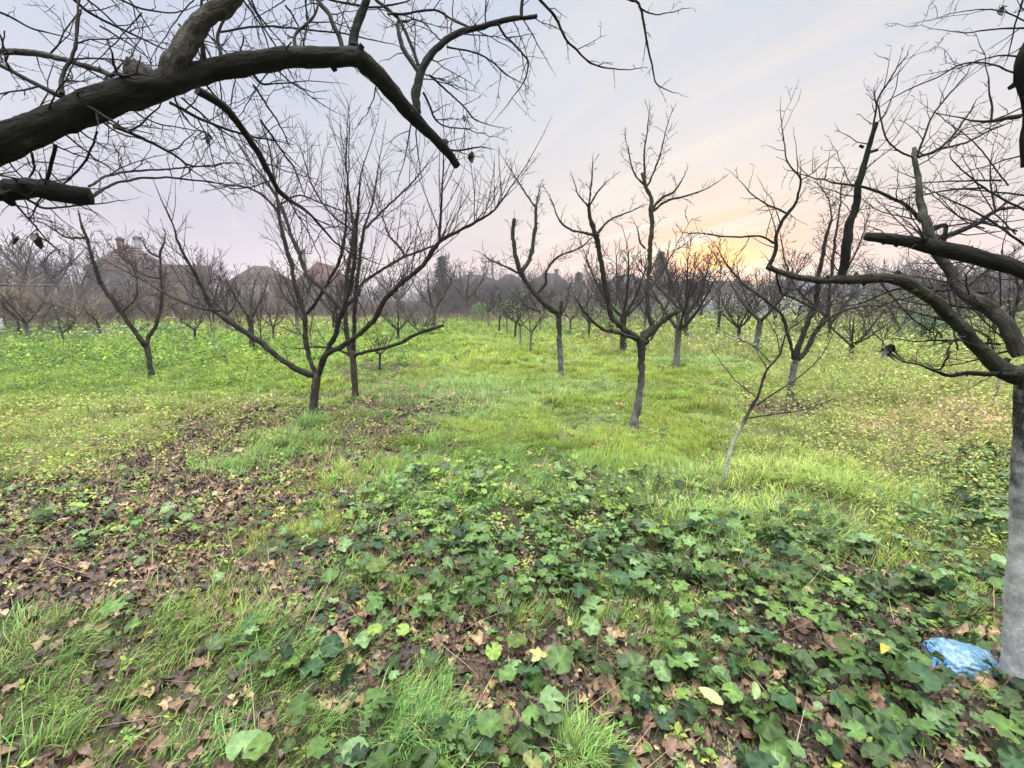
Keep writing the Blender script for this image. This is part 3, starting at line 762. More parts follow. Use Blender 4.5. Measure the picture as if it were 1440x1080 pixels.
def lay_litter():
    tm = [disc_leaf(5, 18, .24, .05, .10, .38, s) for s in range(3)] + [disc_leaf(3, 13, .3, -.1, .30, .6, 9 + s) for s in range(4)] + [disc_leaf(2, 11, .25, .1, .5, .7, 19 + s) for s in range(3)]
    mb = MB()
    for (y0, y1, dens, smul) in ((0.85, 2.0, 950, 1), (2.0, 3.6, 850, 1.0), (3.6, 6.5, 420, 1.0), (6.5, 9, 60, 1.3)):
        X, Y = sample(y0, y1, dens)
        lit = zones(X, Y)[2]
        keep = rng.random(len(X)) < np.clip(lit * 1.25 - .05, 0.01, 1)
        X, Y = X[keep], Y[keep]; n = len(X)
        ty = rng.integers(0, len(tm), n)
        col = pick([(.15, .082, .052), (.22, .13, .08), (.055, .033, .024), (.32, .21, .125), (.16, .105, .08), (.36, .25, .12)], [4, 2.4, 6, 1.2, 1.2, .4], n) * (0.34 + .62 * rng.random((n, 1)))
        sc_l = np.abs(rng.normal(.021, .011, n)).clip(.007, .052) * smul
        for k in range(len(tm)):
            q = ty == k; m = q.sum()
            place(mb, tm[k], np.stack([X[q], Y[q], gh(X[q], Y[q]) + rng.uniform(.002, .028, m)], 1), rng.uniform(0, 6.3, m), np.abs(rng.normal(0, .26, m)) + (rng.random(m) < .2) * rng.uniform(0, 2.9, m), rng.uniform(0, 6.3, m), sc_l[q], col[q])
    o = mb.build('fallen_leaves', M['litterm'], cols=True)
    tag(o, 'curled brown and purplish fallen leaves covering bare soil', 'leaf litter', kind='stuff')
    # a few twigs lying on the litter
    ch = []
    X, Y = sample(1.0, 5, 3.0)
    lit = zones(X, Y)[2]
    for x, y, l in zip(X, Y, lit):
        if rnd() < l:
            a = uni(0, 6.3); grow(ch, (x, y, float(gh(x, y)) + .03), (math.cos(a), math.sin(a), 0.0), uni(.12, .4), .003, 1, dict(GNARL, up=-.004, wander=.05), .0015)
    mb = MB(); tubes(mb, ch, 4)
    tag(mb.build('fallen_twigs', M['twig_brown'], attrs=True), 'thin dead twigs lying among the fallen leaves', 'twigs', kind='stuff')
lay_litter()
def lay_crumbs():
    mb = MB(); tc_ = disc_leaf(2, 6, .3, .2, .4, .5, 90)
    for (y0, y1, dens) in ((0.85, 2.0, 1500), (2.0, 3.6, 800), (3.6, 5.5, 350)):
        X, Y = sample(y0, y1, dens)
        z_ = zones(X, Y); keep = rng.random(len(X)) < np.clip(z_[2] * .8 + z_[3] * .5 + z_[4] * .6 + .08, 0, 1)
        X, Y = X[keep], Y[keep]; n = len(X)
        col = pick([(.10, .065, .045), (.045, .03, .024), (.24, .17, .10), (.16, .115, .08), (.10, .15, .04)], [4, 4, 1.2, 2, 1.2], n) * (.6 + .8 * rng.random((n, 1)))
        place(mb, tc_, np.stack([X, Y, gh(X, Y) + rng.uniform(0, .012, n)], 1), rng.uniform(0, 6.3, n), rng.uniform(0, 1.2, n), rng.uniform(0, 6.3, n), rng.uniform(.004, .012, n), col)
    tag(mb.build('leaf_crumbs', M['litterm'], cols=True), 'crumbled dry leaf bits on the bare soil', 'leaf litter', kind='stuff')
lay_crumbs()

def lay_mallow():
    tm = [disc_leaf(7, 29, .11, .18 - .1 * s, .07, .08 + .03 * s, s + 30) for s in range(4)] + [disc_leaf(5, 26, .22, .05, .10, .12, s + 40) for s in range(2)]
    mb = MB(); ch = []
    for (y0, y1, dens, smul, hh) in ((0.85, 2.2, 950, 1, 1), (2.2, 4.2, 820, 1, 1), (4.2, 8, 60, 1.1, 1)):
        X, Y = sample(y0, y1, dens)
        mal = zones(X, Y)[3]
        cl = np.clip((fbm(X, Y, 3.6, 23) - (.27 if y0 < 2 else .35)) * 4.2, .0, 1)
        uu, vv = uv_of(X, Y)
        keep = (rng.random(len(X)) < mal * cl * .85) & ~((E(uu, vv, 1345, 938, 62, 40, 0, .05) > .5) & (rng.random(len(X)) < .85))
        X, Y = X[keep], Y[keep]; n = len(X)
        u, v = uv_of(X, Y)
        ty = rng.integers(0, len(tm), n)
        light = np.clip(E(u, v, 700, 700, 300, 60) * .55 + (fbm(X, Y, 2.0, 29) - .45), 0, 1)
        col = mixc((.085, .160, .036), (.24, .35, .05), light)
        w = rng.random(n)
        col[w < .28] = np.array((.15, .24, .09)); col[(w > .28) & (w < .42)] = np.array((.035, .085, .03)); col[w > .994] = np.array((.26, .27, .09)); col[(w > .95) & (w < .994)] = np.array((.18, .27, .05))
        col = col * (0.22 + .70 * rng.random((n, 1)))
        scl = np.abs(rng.gamma(3.2, .0076, n)).clip(.008, .055) * smul
        H = rng.uniform(.02, .13, n) * (0.5 + 10 * scl) * hh
        Z = gh(X, Y) + H
        for k in range(len(tm)):
            q = ty == k; m = q.sum()
            place(mb, tm[k], np.stack([X[q], Y[q], Z[q]], 1), rng.uniform(0, 6.3, m), np.abs(rng.normal(.28, .42, m)), rng.uniform(0, 6.3, m), scl[q], col[q])
        for x, y, z, h in zip(X, Y, Z, H):
            if y < 3.4 and rnd() < .75:
                dx, dy = uni(-.06, .06), uni(-.06, .06); g0 = float(z - h)
                ch.append(([(x + dx, y + dy, g0), (x + dx * .7, y + dy * .7, g0 + h * .55), (x, y, z - .001)], [.0014, .0012, .0011]))
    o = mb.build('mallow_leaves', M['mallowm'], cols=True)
    tag(o, 'low mallow plants with round lobed dark green leaves', 'ground cover', kind='stuff')
    m2 = MB(); tubes(m2, ch, 3)
    for k in range(len(m2.c)): m2.c[k] = np.broadcast_to((.16, .20, .07), (len(m2.v[k]), 3))
    tag(m2.build('mallow_stalks', M['leaf'], cols=True), 'thin pale green stalks under the mallow leaves', 'ground cover', kind='stuff')
lay_mallow()

def lay_weeds():
    mb = MB()
    ov = [oval_leaf(.28, .25, 3), oval_leaf(.2, .4, 3), oval_leaf(.36, .1, 3)]
    #        near far  plants/m2 leaves/plant  plant height, leaf length
    for (y0, y1, dens, nl, ph, ll) in ((0.9, 2.6, 150, 12, .08, .024), (2.6, 5.5, 120, 18, .15, .029), (5.5, 10, 48, 24, .24, .042), (10, 18, 12.0, 22, .34, .09), (18, 36, 2.2, 22, .5, .2)):
        X, Y = sample(y0, y1, dens)
        z_ = zones(X, Y); u, v, lit, mal, lon, wg, wy, gr = z_
        if y0 >= 10: wy = np.maximum(wy, np.clip(np.abs(X - .05 * Y) / 7 - .9, 0, .8)); wg = np.maximum(wg, (X < -3) * .5)
        keep = rng.random(len(X)) < np.clip(mx(wg, wy * .85, (.22 if y0 < 5 else .10) + 0 * wy, lit * .5, mal * .85), 0, 1)
        X, Y, wg, wy, u, v = X[keep], Y[keep], wg[keep], wy[keep], u[keep], v[keep]; m = len(X)
        hp = ph * rng.uniform(.4, 1.2, m) * (.45 + .75 * np.maximum(wg, wy)) * (1 + .7 * (wy > .3) * (X > 1.5) * fbm(X, Y, .9, 97) * 2)
        n = m * nl
        t = rng.random(n); rad = .5 * np.repeat(hp, nl) * (0.35 + .9 * rng.random(n)); a = rng.uniform(0, 6.3, n)
        px = np.repeat(X, nl) + rad * np.cos(a); py = np.repeat(Y, nl) + rad * np.sin(a); pz = gh(px, py) + t * np.repeat(hp, nl)
        r_ = rng.random(m)
        cy_ = np.where(wg > wy, 0, 1)
        kind = np.where(wg > wy, 0, np.where(wy > .25, 1, 2))
        base_c = np.zeros((m, 3))
        for kk, opts, w in ((0, [(.13, .215, .032), (.20, .275, .042), (.07, .135, .03)], [3, 3, 3]), (1, [(.24, .26, .07), (.33, .28, .12), (.14, .19, .055), (.28, .20, .11), (.24, .32, .06)], [4, 1.5, 4.5, .4, 4]),
                            (2, [(.11, .20, .05), (.22, .28, .06), (.38, .27, .15)], [3, 3, 1])):
            q = kind == kk; base_c[q] = pick(opts, w, q.sum())
        tan = E(u, v, 1290, 610, 90, 35) + E(u, v, 1390, 600, 60, 30); q = rng.random(m) < tan * .55; base_c[q] = np.array((.36, .26, .13))
        col = np.repeat(base_c, nl, 0) * (0.65 + .7 * rng.random((n, 1)))
        L_ = ll * rng.uniform(.5, 1.35, n) * np.repeat(rng.uniform(.7, 1.2, m), nl)
        ty = rng.integers(0, 3, n)
        for k in range(3):
            q = ty == k; mm = q.sum()
            place(mb, ov[k], np.stack([px[q], py[q], pz[q]], 1), a[q] - math.pi / 2 + rng.normal(0, .5, mm), rng.normal(-.15, .55, mm), a[q] + math.pi / 2, L_[q], col[q])
    o = mb.build('weeds', M['leaf'], cols=True)
    tag(o, 'leafy green and straw coloured weeds covering the plot', 'weeds', kind='stuff')
    # tall bleached stems standing in the weeds
    ch = []
    for (y0, y1, dens, h) in ((3, 9, 9, .24), (9, 18, 5, .42), (18, 34, 1.0, .7)):
        X, Y = sample(y0, y1, dens)
        z_ = zones(X, Y); wy = np.maximum(z_[6], np.clip(np.abs(X) / 8 - .9, 0, .8) if y0 > 8 else 0)
        for x, y, w in zip(X, Y, wy):
            if rnd() < w: grow(ch, (x, y, float(gh(x, y))), norm3(uni(-.3, .3), uni(-.3, .3), 1), h * uni(.5, 1.3), .002, 1, dict(FAR, seg=h / 5, minl=.03), .00022 * y)
    m2 = MB(); tubes(m2, ch, 3)
    tag(m2.build('dry_stems', M['twig_straw'], attrs=True), 'bleached dry weed stems standing above the grass', 'weeds', kind='stuff')
    # greyish white bloom of old seed heads at the left edge of the vineyard and by the sapling row
    mb = MB()
    for (cu, cv, w, h, cnt) in ((440, 495, 0, 0, 0), (150, 478, 1.6, 1.2, 260), (215, 470, 1.2, 1.0, 140), (140, 462, 1.5, 1, 120), (1065, 492, 1.0, .8, 200)):
        if not cnt: continue
        b, t = base(cu, cv)
        px = b[0] + rng.normal(0, w, cnt); py = b[1] + rng.normal(0, h, cnt); pz = rng.uniform(.1, .5, cnt)
        place(mb, oval_leaf(.35, .1, 2), np.stack([px, py, pz], 1), rng.uniform(0, 6.3, cnt), rng.uniform(0, 1.5, cnt), rng.uniform(0, 6.3, cnt), rng.uniform(.05, .12, cnt), vary((.38, .40, .33), cnt, .05, .15))
    tag(mb.build('seed_heads', M['leaf'], cols=True), 'pale greyish seed heads on the weeds', 'weeds', kind='stuff')
lay_weeds()

def single_leaf(name, label, u, v, scale, col, rz, tilt, az, tmpl, dz=.06):
    b, t = base(u, v)
    mb = MB(); place(mb, tmpl, np.zeros((1, 3)), np.array([rz]), np.array([tilt]), np.array([az]), np.array([scale]), np.array([col]))
    st = MB()
    o = mb.build(name, M['mallowm'], None, (0, 0, 0), cols=True); o.location = (b[0], b[1], b[2] + dz)
    tag(o, label, 'leaf')
single_leaf('fallen_leaf', 'pale yellow pointed leaf near the bottom edge, largest of its kind', 1012, 1032, .085, (.30, .34, .13), .9, .35, .5, oval_leaf(.27, .15, 6, .12), .13)
single_leaf('fallen_leaf', 'pale green narrow leaf lying just above the large yellow leaf', 1058, 1000, .085, (.20, .27, .11), 2.6, .5, 1.5, oval_leaf(.2, .2, 6, .15), .13)
single_leaf('fallen_leaf', 'creamy yellow lobed leaf among mallow at the centre bottom', 756, 942, .042, (.36, .33, .12), 1.2, .4, 1.0, disc_leaf(5, 21, .4, .1, .1, .05, 5), .07)
single_leaf('fallen_leaf', 'long golden yellow withered leaf left of the blue bag', 1240, 935, .10, (.34, .27, .04), 2.3, .6, 2.0, oval_leaf(.16, .4, 6, .2), .1)
single_leaf('fallen_leaf', 'curled tan leaf beside the golden withered leaf', 1205, 945, .09, (.28, .20, .11), 1.2, .5, 2.0, oval_leaf(.18, .4, 6, .25), .08)

def blue_bag():
    b, t = base(1346, 930)
    bm_n, bm_m = 90, 46
    mb = MB()
    th = np.linspace(0, 2 * math.pi, bm_n, endpoint=False); ph = np.linspace(-math.pi / 2, math.pi / 2, bm_m)
    T, P = np.meshgrid(th, ph)
    x = np.cos(P) * np.cos(T); y = np.cos(P) * np.sin(T); z = np.sin(P)
    def ridge(k, s): return 1 - np.abs(2 * fbm(x * 1.5 + 5 + z * .8, y * 1.5 + z * .6 + 3, k, s, 3) - 1) * 2
    w = 1 + .09 * (ridge(1.3, 3) - .5) + .10 * (ridge(2.8, 8) - .5) + .05 * (ridge(6, 18) - .5) + .03 * (ridge(12, 28) - .5)
    sq = np.abs(x) ** 1.0
    V = np.stack([x * .135 * w * (1 + .1 * x), y * .10 * w, np.maximum(z, -.45) * .062 * w * (1 - .35 * np.clip(-x, 0, 1)) + .01], 2).reshape(-1, 3)
    i = np.arange(bm_m - 1)[:, None] * bm_n; j = np.arange(bm_n)[None]; j2 = (j + 1) % bm_n
    q = np.stack([i + j, i + j2, i + bm_n + j2, i + bm_n + j], 2).reshape(-1, 4)
    mb.add(V, q=q)
    m, nt = new_mat('blue_plastic_film'); k = NT(nt)
    ob = k.n('ShaderNodeTexCoord').outputs['Object']
    mp = k.n('ShaderNodeMapping', {'Vector': ob, 'Scale': (1, .35, 1), 'Rotation': (0, 0, .5)}).outputs[0]
    n1 = k.noise(mp, 32, 4, .6, 1.5); n2 = k.noise(ob, 14, 2)
    xx = k.n('ShaderNodeSeparateXYZ', {0: ob}).outputs[0]
    col = k.mix(k.ramp(n1, [(.45, 0.0), (.62, 1.0)]), (.08, .20, .30), (.27, .37, .42))
    col = k.mix(k.ramp(k.math('ADD', k.math('MULTIPLY', xx, 4.0), 0.6), [(0.0, 1.0), (0.45, 0.0)]), col, (.04, .17, .42))
    p = k.n('ShaderNodeBsdfPrincipled', {'Base Color': col, 'Roughness': .22, 'Specular IOR Level': .6, 'Normal': k.n('ShaderNodeBump', {'Strength': .8, 'Distance': .01, 'Height': n1}).outputs[0]}).outputs[0]
    tr = k.n('ShaderNodeBsdfTranslucent', {0: (.25, .5, .75, 1)}).outputs[0]
    k.n('ShaderNodeOutputMaterial', {0: k.n('ShaderNodeMixShader', {0: .25, 1: p, 2: tr}).outputs[0]})
    root = empty('plastic_bag', (b[0], b[1], b[2]))
    tag(root, 'crumpled pale blue plastic bag at the foot of the whitewashed trunk', 'bag')
    o = mb.build('body', m, root)
    # gathered neck with two handle ears
    kn = MB()
    P_ = np.array([[-.10, -.02, .03], [-.135, -.03, .035], [-.16, -.045, .02], [-.185, -.04, .004]])
    tube(kn, catmull(np.hstack([P_, [[.022], [.010], [.016], [.006]]]), .006)[:, :3], catmull(np.hstack([P_, [[.022], [.010], [.016], [.006]]]), .006)[:, 3], 12, .5, seed=3)
    kn.build('knot', m, root)
blue_bag()
# ------------------------------------------------------------------ near and middle trees, each traced from its own shape
BT = lambda p, **k: dict(p=p, **k)
# --- the old tree left of the camera: its limbs reach across the top of the view
random.seed(3)
tb = (-2.35, 0.75, float(gh(-2.35, .75)))
trk = np.array([[-2.35, .75, tb[2], .17], [-2.30, .78, .5, .14], [-2.2, .82, .95, .135], [-2.05, .90, 1.35, .13], [-1.85, .97, 1.62, .115]])
big = limb_path([(-150, 262, 40), (0, 202, 35), (83, 168, 34), (167, 137, 33), (233, 117, 27), (283, 103, 22.5), (333, 93, 21), (400, 82, 17.5), (480, 80, 16), (500, 80, 16), (523, 99, 15), (547, 123, 13.5), (567, 150, 12), (590, 173, 10.5), (613, 197, 9), (630, 215, 7.5), (642, 233, 6.5)], 1.0, .75)
near = []
def N(p, y=0.0, dy=0.0, **k): near.append(dict(dict(p=p, y=y, dy=dy, sides=8, dens=9, sl=(.08, .26)), **k))
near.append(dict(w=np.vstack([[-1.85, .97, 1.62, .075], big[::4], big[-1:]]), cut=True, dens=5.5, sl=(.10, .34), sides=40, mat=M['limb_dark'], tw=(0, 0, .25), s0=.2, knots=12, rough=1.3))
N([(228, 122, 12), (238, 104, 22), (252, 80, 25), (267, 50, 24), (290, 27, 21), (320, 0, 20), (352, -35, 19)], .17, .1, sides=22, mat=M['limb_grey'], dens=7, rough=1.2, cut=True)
N([(215, 128, 14), (196, 106, 21), (186, 93, 15), (182, 86, 6)], .17, -.02, sides=16, mat=M['limb_grey'], dens=0, tip=False, rough=2)
N([(-60, 262, 18), (0, 268, 17), (50, 267, 16), (100, 270, 14.5), (128, 272, 13)], .12, .05, sides=18, cut=True, rough=1.6, mat=M['limb_dark'], dens=14, knots=3, tw=(0, 0, .1))
N([(-40, 66, 7), (0, 72, 6), (40, 73, 6), (83, 82, 5), (117, 92, 4.5), (155, 106, 4)], .25, -.1, mat=M['limb_grey'], dens=10)
N([(-60, 60, 4), (0, 92, 3.5), (43, 115, 3.5), (83, 133, 4)], .1, 0)
N([(87, 132, 6), (90, 105, 4.5), (105, 73, 3.8), (108, 30, 2.8), (111, 0, 2.2), (113, -25, 2)], .08, .1, dens=14)
N([(287, 85, 5.5), (283, 40, 3), (283, 0, 2.2), (285, -30, 2)], .26, 0, dens=14)
N([(311, 80, 4.2), (307, 47, 3), (320, 20, 2.4), (332, -5, 2)], .3, .05, dens=12)
N([(308, 45, 2.4), (350, 38, 2.2), (400, 39, 2), (480, 47, 1.6), (540, 60, 1)], .35, .3, dens=9)
N([(415, 68, 4), (415, 50, 3), (427, 38, 3), (443, 20, 2.5), (448, 0, 2), (450, -20, 2)], .42, .1, dens=14)
N([(482, 70, 4), (467, 27, 4), (447, 0, 4), (430, -30, 4)], .48, .1, dens=12)
N([(355, 103, 3), (367, 117, 2.2), (383, 118, 1.5)], .36, 0, dens=10)
N([(277, 127, 7), (317, 153, 6.5), (343, 187, 5.5), (367, 220, 5), (383, 253, 4.3), (400, 277, 3.5), (433, 300, 2.4), (470, 340, 1.6)], .32, .5, dens=12, sl=(.12, .4))
N([(160, 178, 3), (207, 197, 2.6), (247, 220, 2), (267, 233, 1.6), (300, 235, 1.1)], .2, .3, dens=12)
N([(130, 277, 3), (165, 257, 2.4), (217, 250, 2), (267, 252, 1.6), (317, 260, 1)], .2, .4, dens=8)
N([(125, 262, 2.6), (160, 245, 2.2), (217, 239, 1.8), (267, 235, 1.4), (310, 230, 1)], .2, .5, dens=8)
N([(240, 145, 3), (283, 167, 2.6), (333, 187, 2), (383, 197, 1.4)], .3, .4, dens=12)
N([(78, 205, 4.5), (73, 228, 4), (64, 255, 4)], .1, .05, dens=8)
N([(137, 185, 2.4), (123, 220, 2.6), (97, 253, 2.6)], .12, .05, dens=8)
N([(45, 215, 3), (46, 240, 2.4), (30, 262, 2)], .1, .1, dens=10)
N([(30, 275, 2.2), (60, 292, 2), (100, 290, 1.6), (150, 285, 1)], .2, .2, dens=10)
# fork over the middle of the view
N([(498, 68, 10), (498, 58, 9), (505, 33, 8), (513, 0, 7.2), (520, -35, 7)], .5, .05, sides=12, mat=M['limb_dark'], dens=9)
N([(586, 158, 7), (587, 127, 7.5), (595, 97, 7.5), (613, 70, 6.8), (640, 48, 6.4), (680, 38, 5.5), (713, 30, 5), (733, 25, 4.5), (755, 23, 4)], .64, .25, sides=12, cut=True, mat=M['limb_dark'], dens=11, sl=(.1, .36), tw=(0, 0, -.05), knots=3)
N([(733, 25, 3), (735, 0, 2.6), (740, -30, 2.4)], .8, 0, dens=10)
N([(588, 100, 4), (567, 67, 4), (560, 33, 3), (573, 30, 2)], .7, .1, dens=14)
N([(588, 92, 3), (573, 50, 2.6), (557, 23, 2.6), (530, 0, 3), (510, -25, 3)], .72, .1, dens=12)
N([(545, 20, 3), (577, 18, 2.5), (613, 15, 2.3), (640, 30, 2), (667, 40, 1.5)], .75, .1, dens=11)
N([(603, 105, 2), (630, 130, 1.6), (653, 150, 1.4), (667, 167, 1.2), (690, 177, .8)], .75, .15, dens=11)
N([(628, 66, 2), (660, 72, 1.8), (687, 83, 1.6), (710, 103, 1.2), (733, 117, .8)], .8, .15, dens=11)
N([(700, 33, 2.2), (710, 50, 2), (733, 73, 1.8), (743, 90, 1.5), (735, 117, 1), (713, 148, .7)], .8, .1, dens=10, tw=(0, 0, -.3))
N([(595, 130, 2), (605, 150, 1.8), (620, 175, 1.4), (660, 182, 1)], .7, .1, dens=12, tw=(0, 0, -.1))
N([(620, 207, 2.5), (640, 212, 2), (665, 208, 1.6)], .75, .05, dens=12)
N([(740, -20, 3), (760, 0, 2.8), (780, 23, 2.5), (797, 57, 2.2), (813, 73, 2), (833, 90, 1.8), (863, 97, 1.3), (895, 97, .9)], .75, .3, dens=10, tw=(0, 0, -.25), sl=(.05, .18))
N([(860, -12, 3), (885, 0, 2.6), (900, 10, 2.4), (910, 60, 2), (917, 90, 1.6), (923, 117, 1.3), (945, 130, .8)], .95, .2, dens=9, tw=(0, 0, -.25), sl=(.05, .15))
N([(898, 9, 2), (917, 20, 1.5), (945, 17, 1), (960, 12, .8)], 1.0, .1, dens=10, sl=(.04, .1))
N([(360, -30, 3), (420, -12, 2.6), (520, 10, 2.2), (560, 5, 2)], .7, .1, dens=10)
N([(-20, 10, 2.2), (12, 22, 2), (45, 40, 1.6), (85, 50, 1)], .3, .1, dens=10)
N([(95, -8, 2.6), (130, 20, 2.2), (180, 45, 1.8), (228, 68, 1.2)], .5, .2, dens=12)
N([(160, -5, 2), (200, 12, 1.8), (240, 17, 1.5), (262, 14, 1)], .5, .1, dens=9)
for _ in range(20):
    u0, v0 = uni(0, 480), uni(-40, 60); u1 = u0 + uni(-90, 90); v1 = v0 + uni(40, 120)
    N([(u0, v0, 1.6), ((u0 + u1) / 2 + uni(-14, 14), (v0 + v1) / 2, 1.3), (u1, v1, .9)], uni(.2, .8), .2, dens=9, sl=(.05, .2))
for _ in range(12):
    u0, v0 = uni(-20, 420), uni(130, 190); v0 = max(v0, 200 - u0 * .3); u1 = u0 + uni(10, 130); v1 = v0 + uni(20, 90)
    N([(u0, v0 - 20, 1.8), ((u0 + u1) / 2 + uni(-14, 14), (v0 + v1) / 2, 1.3), (u1, v1, .8)], uni(.2, .5), .4, dens=9, sl=(.06, .25))
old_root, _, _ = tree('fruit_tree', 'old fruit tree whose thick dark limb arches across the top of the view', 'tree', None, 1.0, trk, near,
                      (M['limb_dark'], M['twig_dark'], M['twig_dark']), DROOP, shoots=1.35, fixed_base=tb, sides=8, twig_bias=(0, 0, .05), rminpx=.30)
def dead_leaf_bunch(label, u, v, Y, n=4, s=.03):
    p, t = at(u, v, Y); mb = MB(); tl = [oval_leaf(.26, .5, 5, .5), oval_leaf(.2, -.6, 5, .7), oval_leaf(.32, .8, 5, .6)]
    for k in range(n):
        az = uni(0, 6.3)
        place(mb, tl[k % 3], np.array([[uni(-.006, .006), uni(-.006, .006), -uni(0, .012)]]), np.array([az - math.pi / 2]), np.array([uni(1.1, 1.6)]), np.array([az + math.pi / 2]), np.array([s * uni(1.0, 1.9)]), np.array([(.018, .013, .011)]))
    tw = MB(); tubes(tw, [([(0, 0, .02), (.003, 0, .015), (0, 0, 0)], [.0012, .0012, .001])], 4)
    root = empty('dead_leaf', tuple(p)); tag(root, label, 'leaf')
    mb.build('blade', M['litterm'], root, cols=True); tw.build('stalk', M['twig_dark'], root, attrs=True)
for a in (('dried leaf bunch hanging under the sawn stub, left one', 20, 326, 1.25, 3, .02), ('dried leaf bunch hanging under the sawn stub, right one', 52, 326, 1.25, 5, .02), ('small dried leaves hanging below the thick arching limb', 292, 186, 1.35, 5, .018),
          ('dark dried leaf hanging right of the arching limb fork', 651, 160, 1.8, 3, .022), ('dried leaf tuft hanging beside the tip of the arching limb', 663, 212, 1.85, 4, .024), ('dried leaves caught at the cut end of the arching limb', 627, 195, 1.78, 5, .022),
          ('black dried leaf hanging below the knotted limb over the low shrub', 1254, 482, 1.8, 6, .035), ('narrow dried leaf dangling beside the black dried leaf', 1263, 492, 1.8, 2, .02),
          ('dried leaf cluster on the bend of the mossy right limb', 1262, 380, 1.65, 6, .022), ('withered leaf above the junction of the right limbs', 1362, 345, 1.6, 3, .022), ('dried leaves at the upper right edge of the sky', 1410, 6, 1.7, 4, .02)):
    dead_leaf_bunch(*a)

# --- whitewashed tree at the right edge
random.seed(5)
_, t0 = base(1434, 968); Yr = base(1434, 968)[0][1]
rl = []
def RL(p, y=0.0, dy=0.0, **k): rl.append(dict(dict(p=p, y=y, dy=dy, sides=8, dens=8, sl=(.10, .34)), **k))
RL([(1436, 528, 17), (1415, 522, 16), (1393, 507, 14), (1370, 483, 13), (1343, 457, 12.5), (1320, 430, 12.5), (1293, 410, 11.5), (1270, 397, 11), (1243, 392, 8.5), (1213, 392, 7.5), (1187, 393, 7), (1160, 394, 6), (1133, 392, 5.5), (1107, 385, 5.2), (1090, 380, 4.8), (1077, 376, 4.2)], 0, .25, sides=18, cut=True, mat=M['bark_mossy'], knots=8, dens=6, rough=1.3)
RL([(1080, 377, 4.2), (1090, 353, 3.6), (1092, 330, 3.2), (1097, 316, 3), (1107, 300, 3), (1120, 283, 2.5), (1125, 250, 2), (1108, 230, 1.5), (1103, 200, 1.2), (1098, 165, .9)], .25, .1, dens=12, sl=(.08, .24))
RL([(1088, 342, 2.2), (1070, 333, 1.8), (1043, 333, 1.6), (1010, 332, 1.3), (980, 327, .9)], .27, .2, dens=9, sl=(.06, .2), tw=(0, 0, .5))
RL([(1106, 300, 2), (1085, 290, 1.6), (1060, 276, 1.3), (1045, 258, .8)], .3, .1, dens=10, sl=(.05, .16))
RL([(1092, 384, 2), (1098, 410, 1.7), (1117, 420, 1.6), (1142, 433, 1.2)], .25, .1, dens=8)
RL([(1183, 394, 7), (1187, 370, 7.5), (1190, 343, 9), (1193, 320, 7.8), (1203, 290, 7), (1208, 257, 6.2), (1217, 227, 5.5), (1223, 203, 4.6), (1230, 175, 4.2)], .17, .03, sides=12, cut=True, mat=M['limb_dark'], dens=10, sl=(.08, .3), knots=3, rough=1.3)
RL([(1214, 207, 3.2), (1209, 205, 3)], .2, 0, dens=0, cut=True, mat=M['limb_dark'])
RL([(1222, 214, 3), (1234, 211, 2.2)], .2, 0, dens=0, cut=True, mat=M['limb_dark'])
RL([(1226, 200, 2), (1232, 160, 1.8), (1235, 140, 1.8), (1250, 115, 1.5), (1262, 95, 1.2), (1276, 77, .8)], .2, .05, dens=12, sl=(.05, .16))
RL([(1232, 146, 1.4), (1229, 133, 1.2), (1230, 122, .8)], .22, .05, dens=12, sl=(.04, .08))
RL([(1438, 500, 18), (1415, 462, 15), (1393, 437, 14), (1357, 413, 12.5), (1337, 383, 11), (1313, 347, 10), (1300, 310, 9.5), (1293, 290, 7.5), (1290, 255, 6), (1287, 220, 5), (1286, 207, 4.5)], .05, .45, sides=16, cut=True, mat=M['bark_near_grey'] if 'bark_near_grey' in M else M['limb_grey'], knots=6, dens=12, sl=(.12, .42), rough=1.2)
RL([(1296, 312, 4.5), (1277, 290, 3.8), (1250, 277, 3.1), (1213, 263, 2.5), (1170, 257, 1.6)], .38, .1, dens=11)
RL([(1286, 222, 2.2), (1260, 210, 2), (1243, 187, 1.9), (1237, 157, 1.7), (1233, 143, 1.4)], .45, .1, dens=13, sl=(.06, .2))
RL([(1290, 220, 2.2), (1300, 190, 1.9), (1313, 160, 1.6), (1323, 147, 1.5), (1343, 123, 1.2), (1360, 103, .8)], .45, .1, dens=12, sl=(.06, .18))
RL([(1292, 221, 2.2), (1320, 210, 2), (1343, 187, 1.7), (1363, 160, 1.3), (1373, 140, .8)], .45, .1, dens=11, sl=(.06, .18))
RL([(1320, 210, 1.7), (1360, 200, 1.5), (1393, 183, 1.2), (1420, 173, .8)], .5, .1, dens=11, sl=(.06, .18))
RL([(1316, 335, 4.5), (1347, 327, 4.3), (1377, 313, 3.6), (1400, 297, 3), (1420, 293, 2.2)], .38, .05, dens=12)
RL([(1400, 297, 2.4), (1394, 272, 2), (1393, 233, 1.2)], .4, .05, dens=11)
RL([(1325, 350, 5), (1330, 318, 4.5), (1312, 322, 5)], .38, 0, dens=6, cut=True)
RL([(1428, 527, 5), (1393, 526, 4.2), (1360, 525, 3.8), (1333, 528, 3.2), (1310, 520, 2.2), (1293, 513, 1.7), (1267, 507, 1.3), (1247, 490, .9)], -.02, .12, dens=6, sl=(.05, .16), knots=2)
RL([(1400, 500, 2.2), (1385, 470, 1.8), (1340, 455, 1.5), (1290, 440, 1.2)], .05, .2, dens=9)
RL([(1430, 500, 4), (1425, 450, 3.5), (1432, 410, 3), (1425, 380, 2.5)], .1, .2, dens=14)
RL([(1436, 480, 5), (1408, 450, 4), (1380, 436, 3), (1340, 430, 2.2), (1300, 428, 1.4)], .15, .4, dens=12)
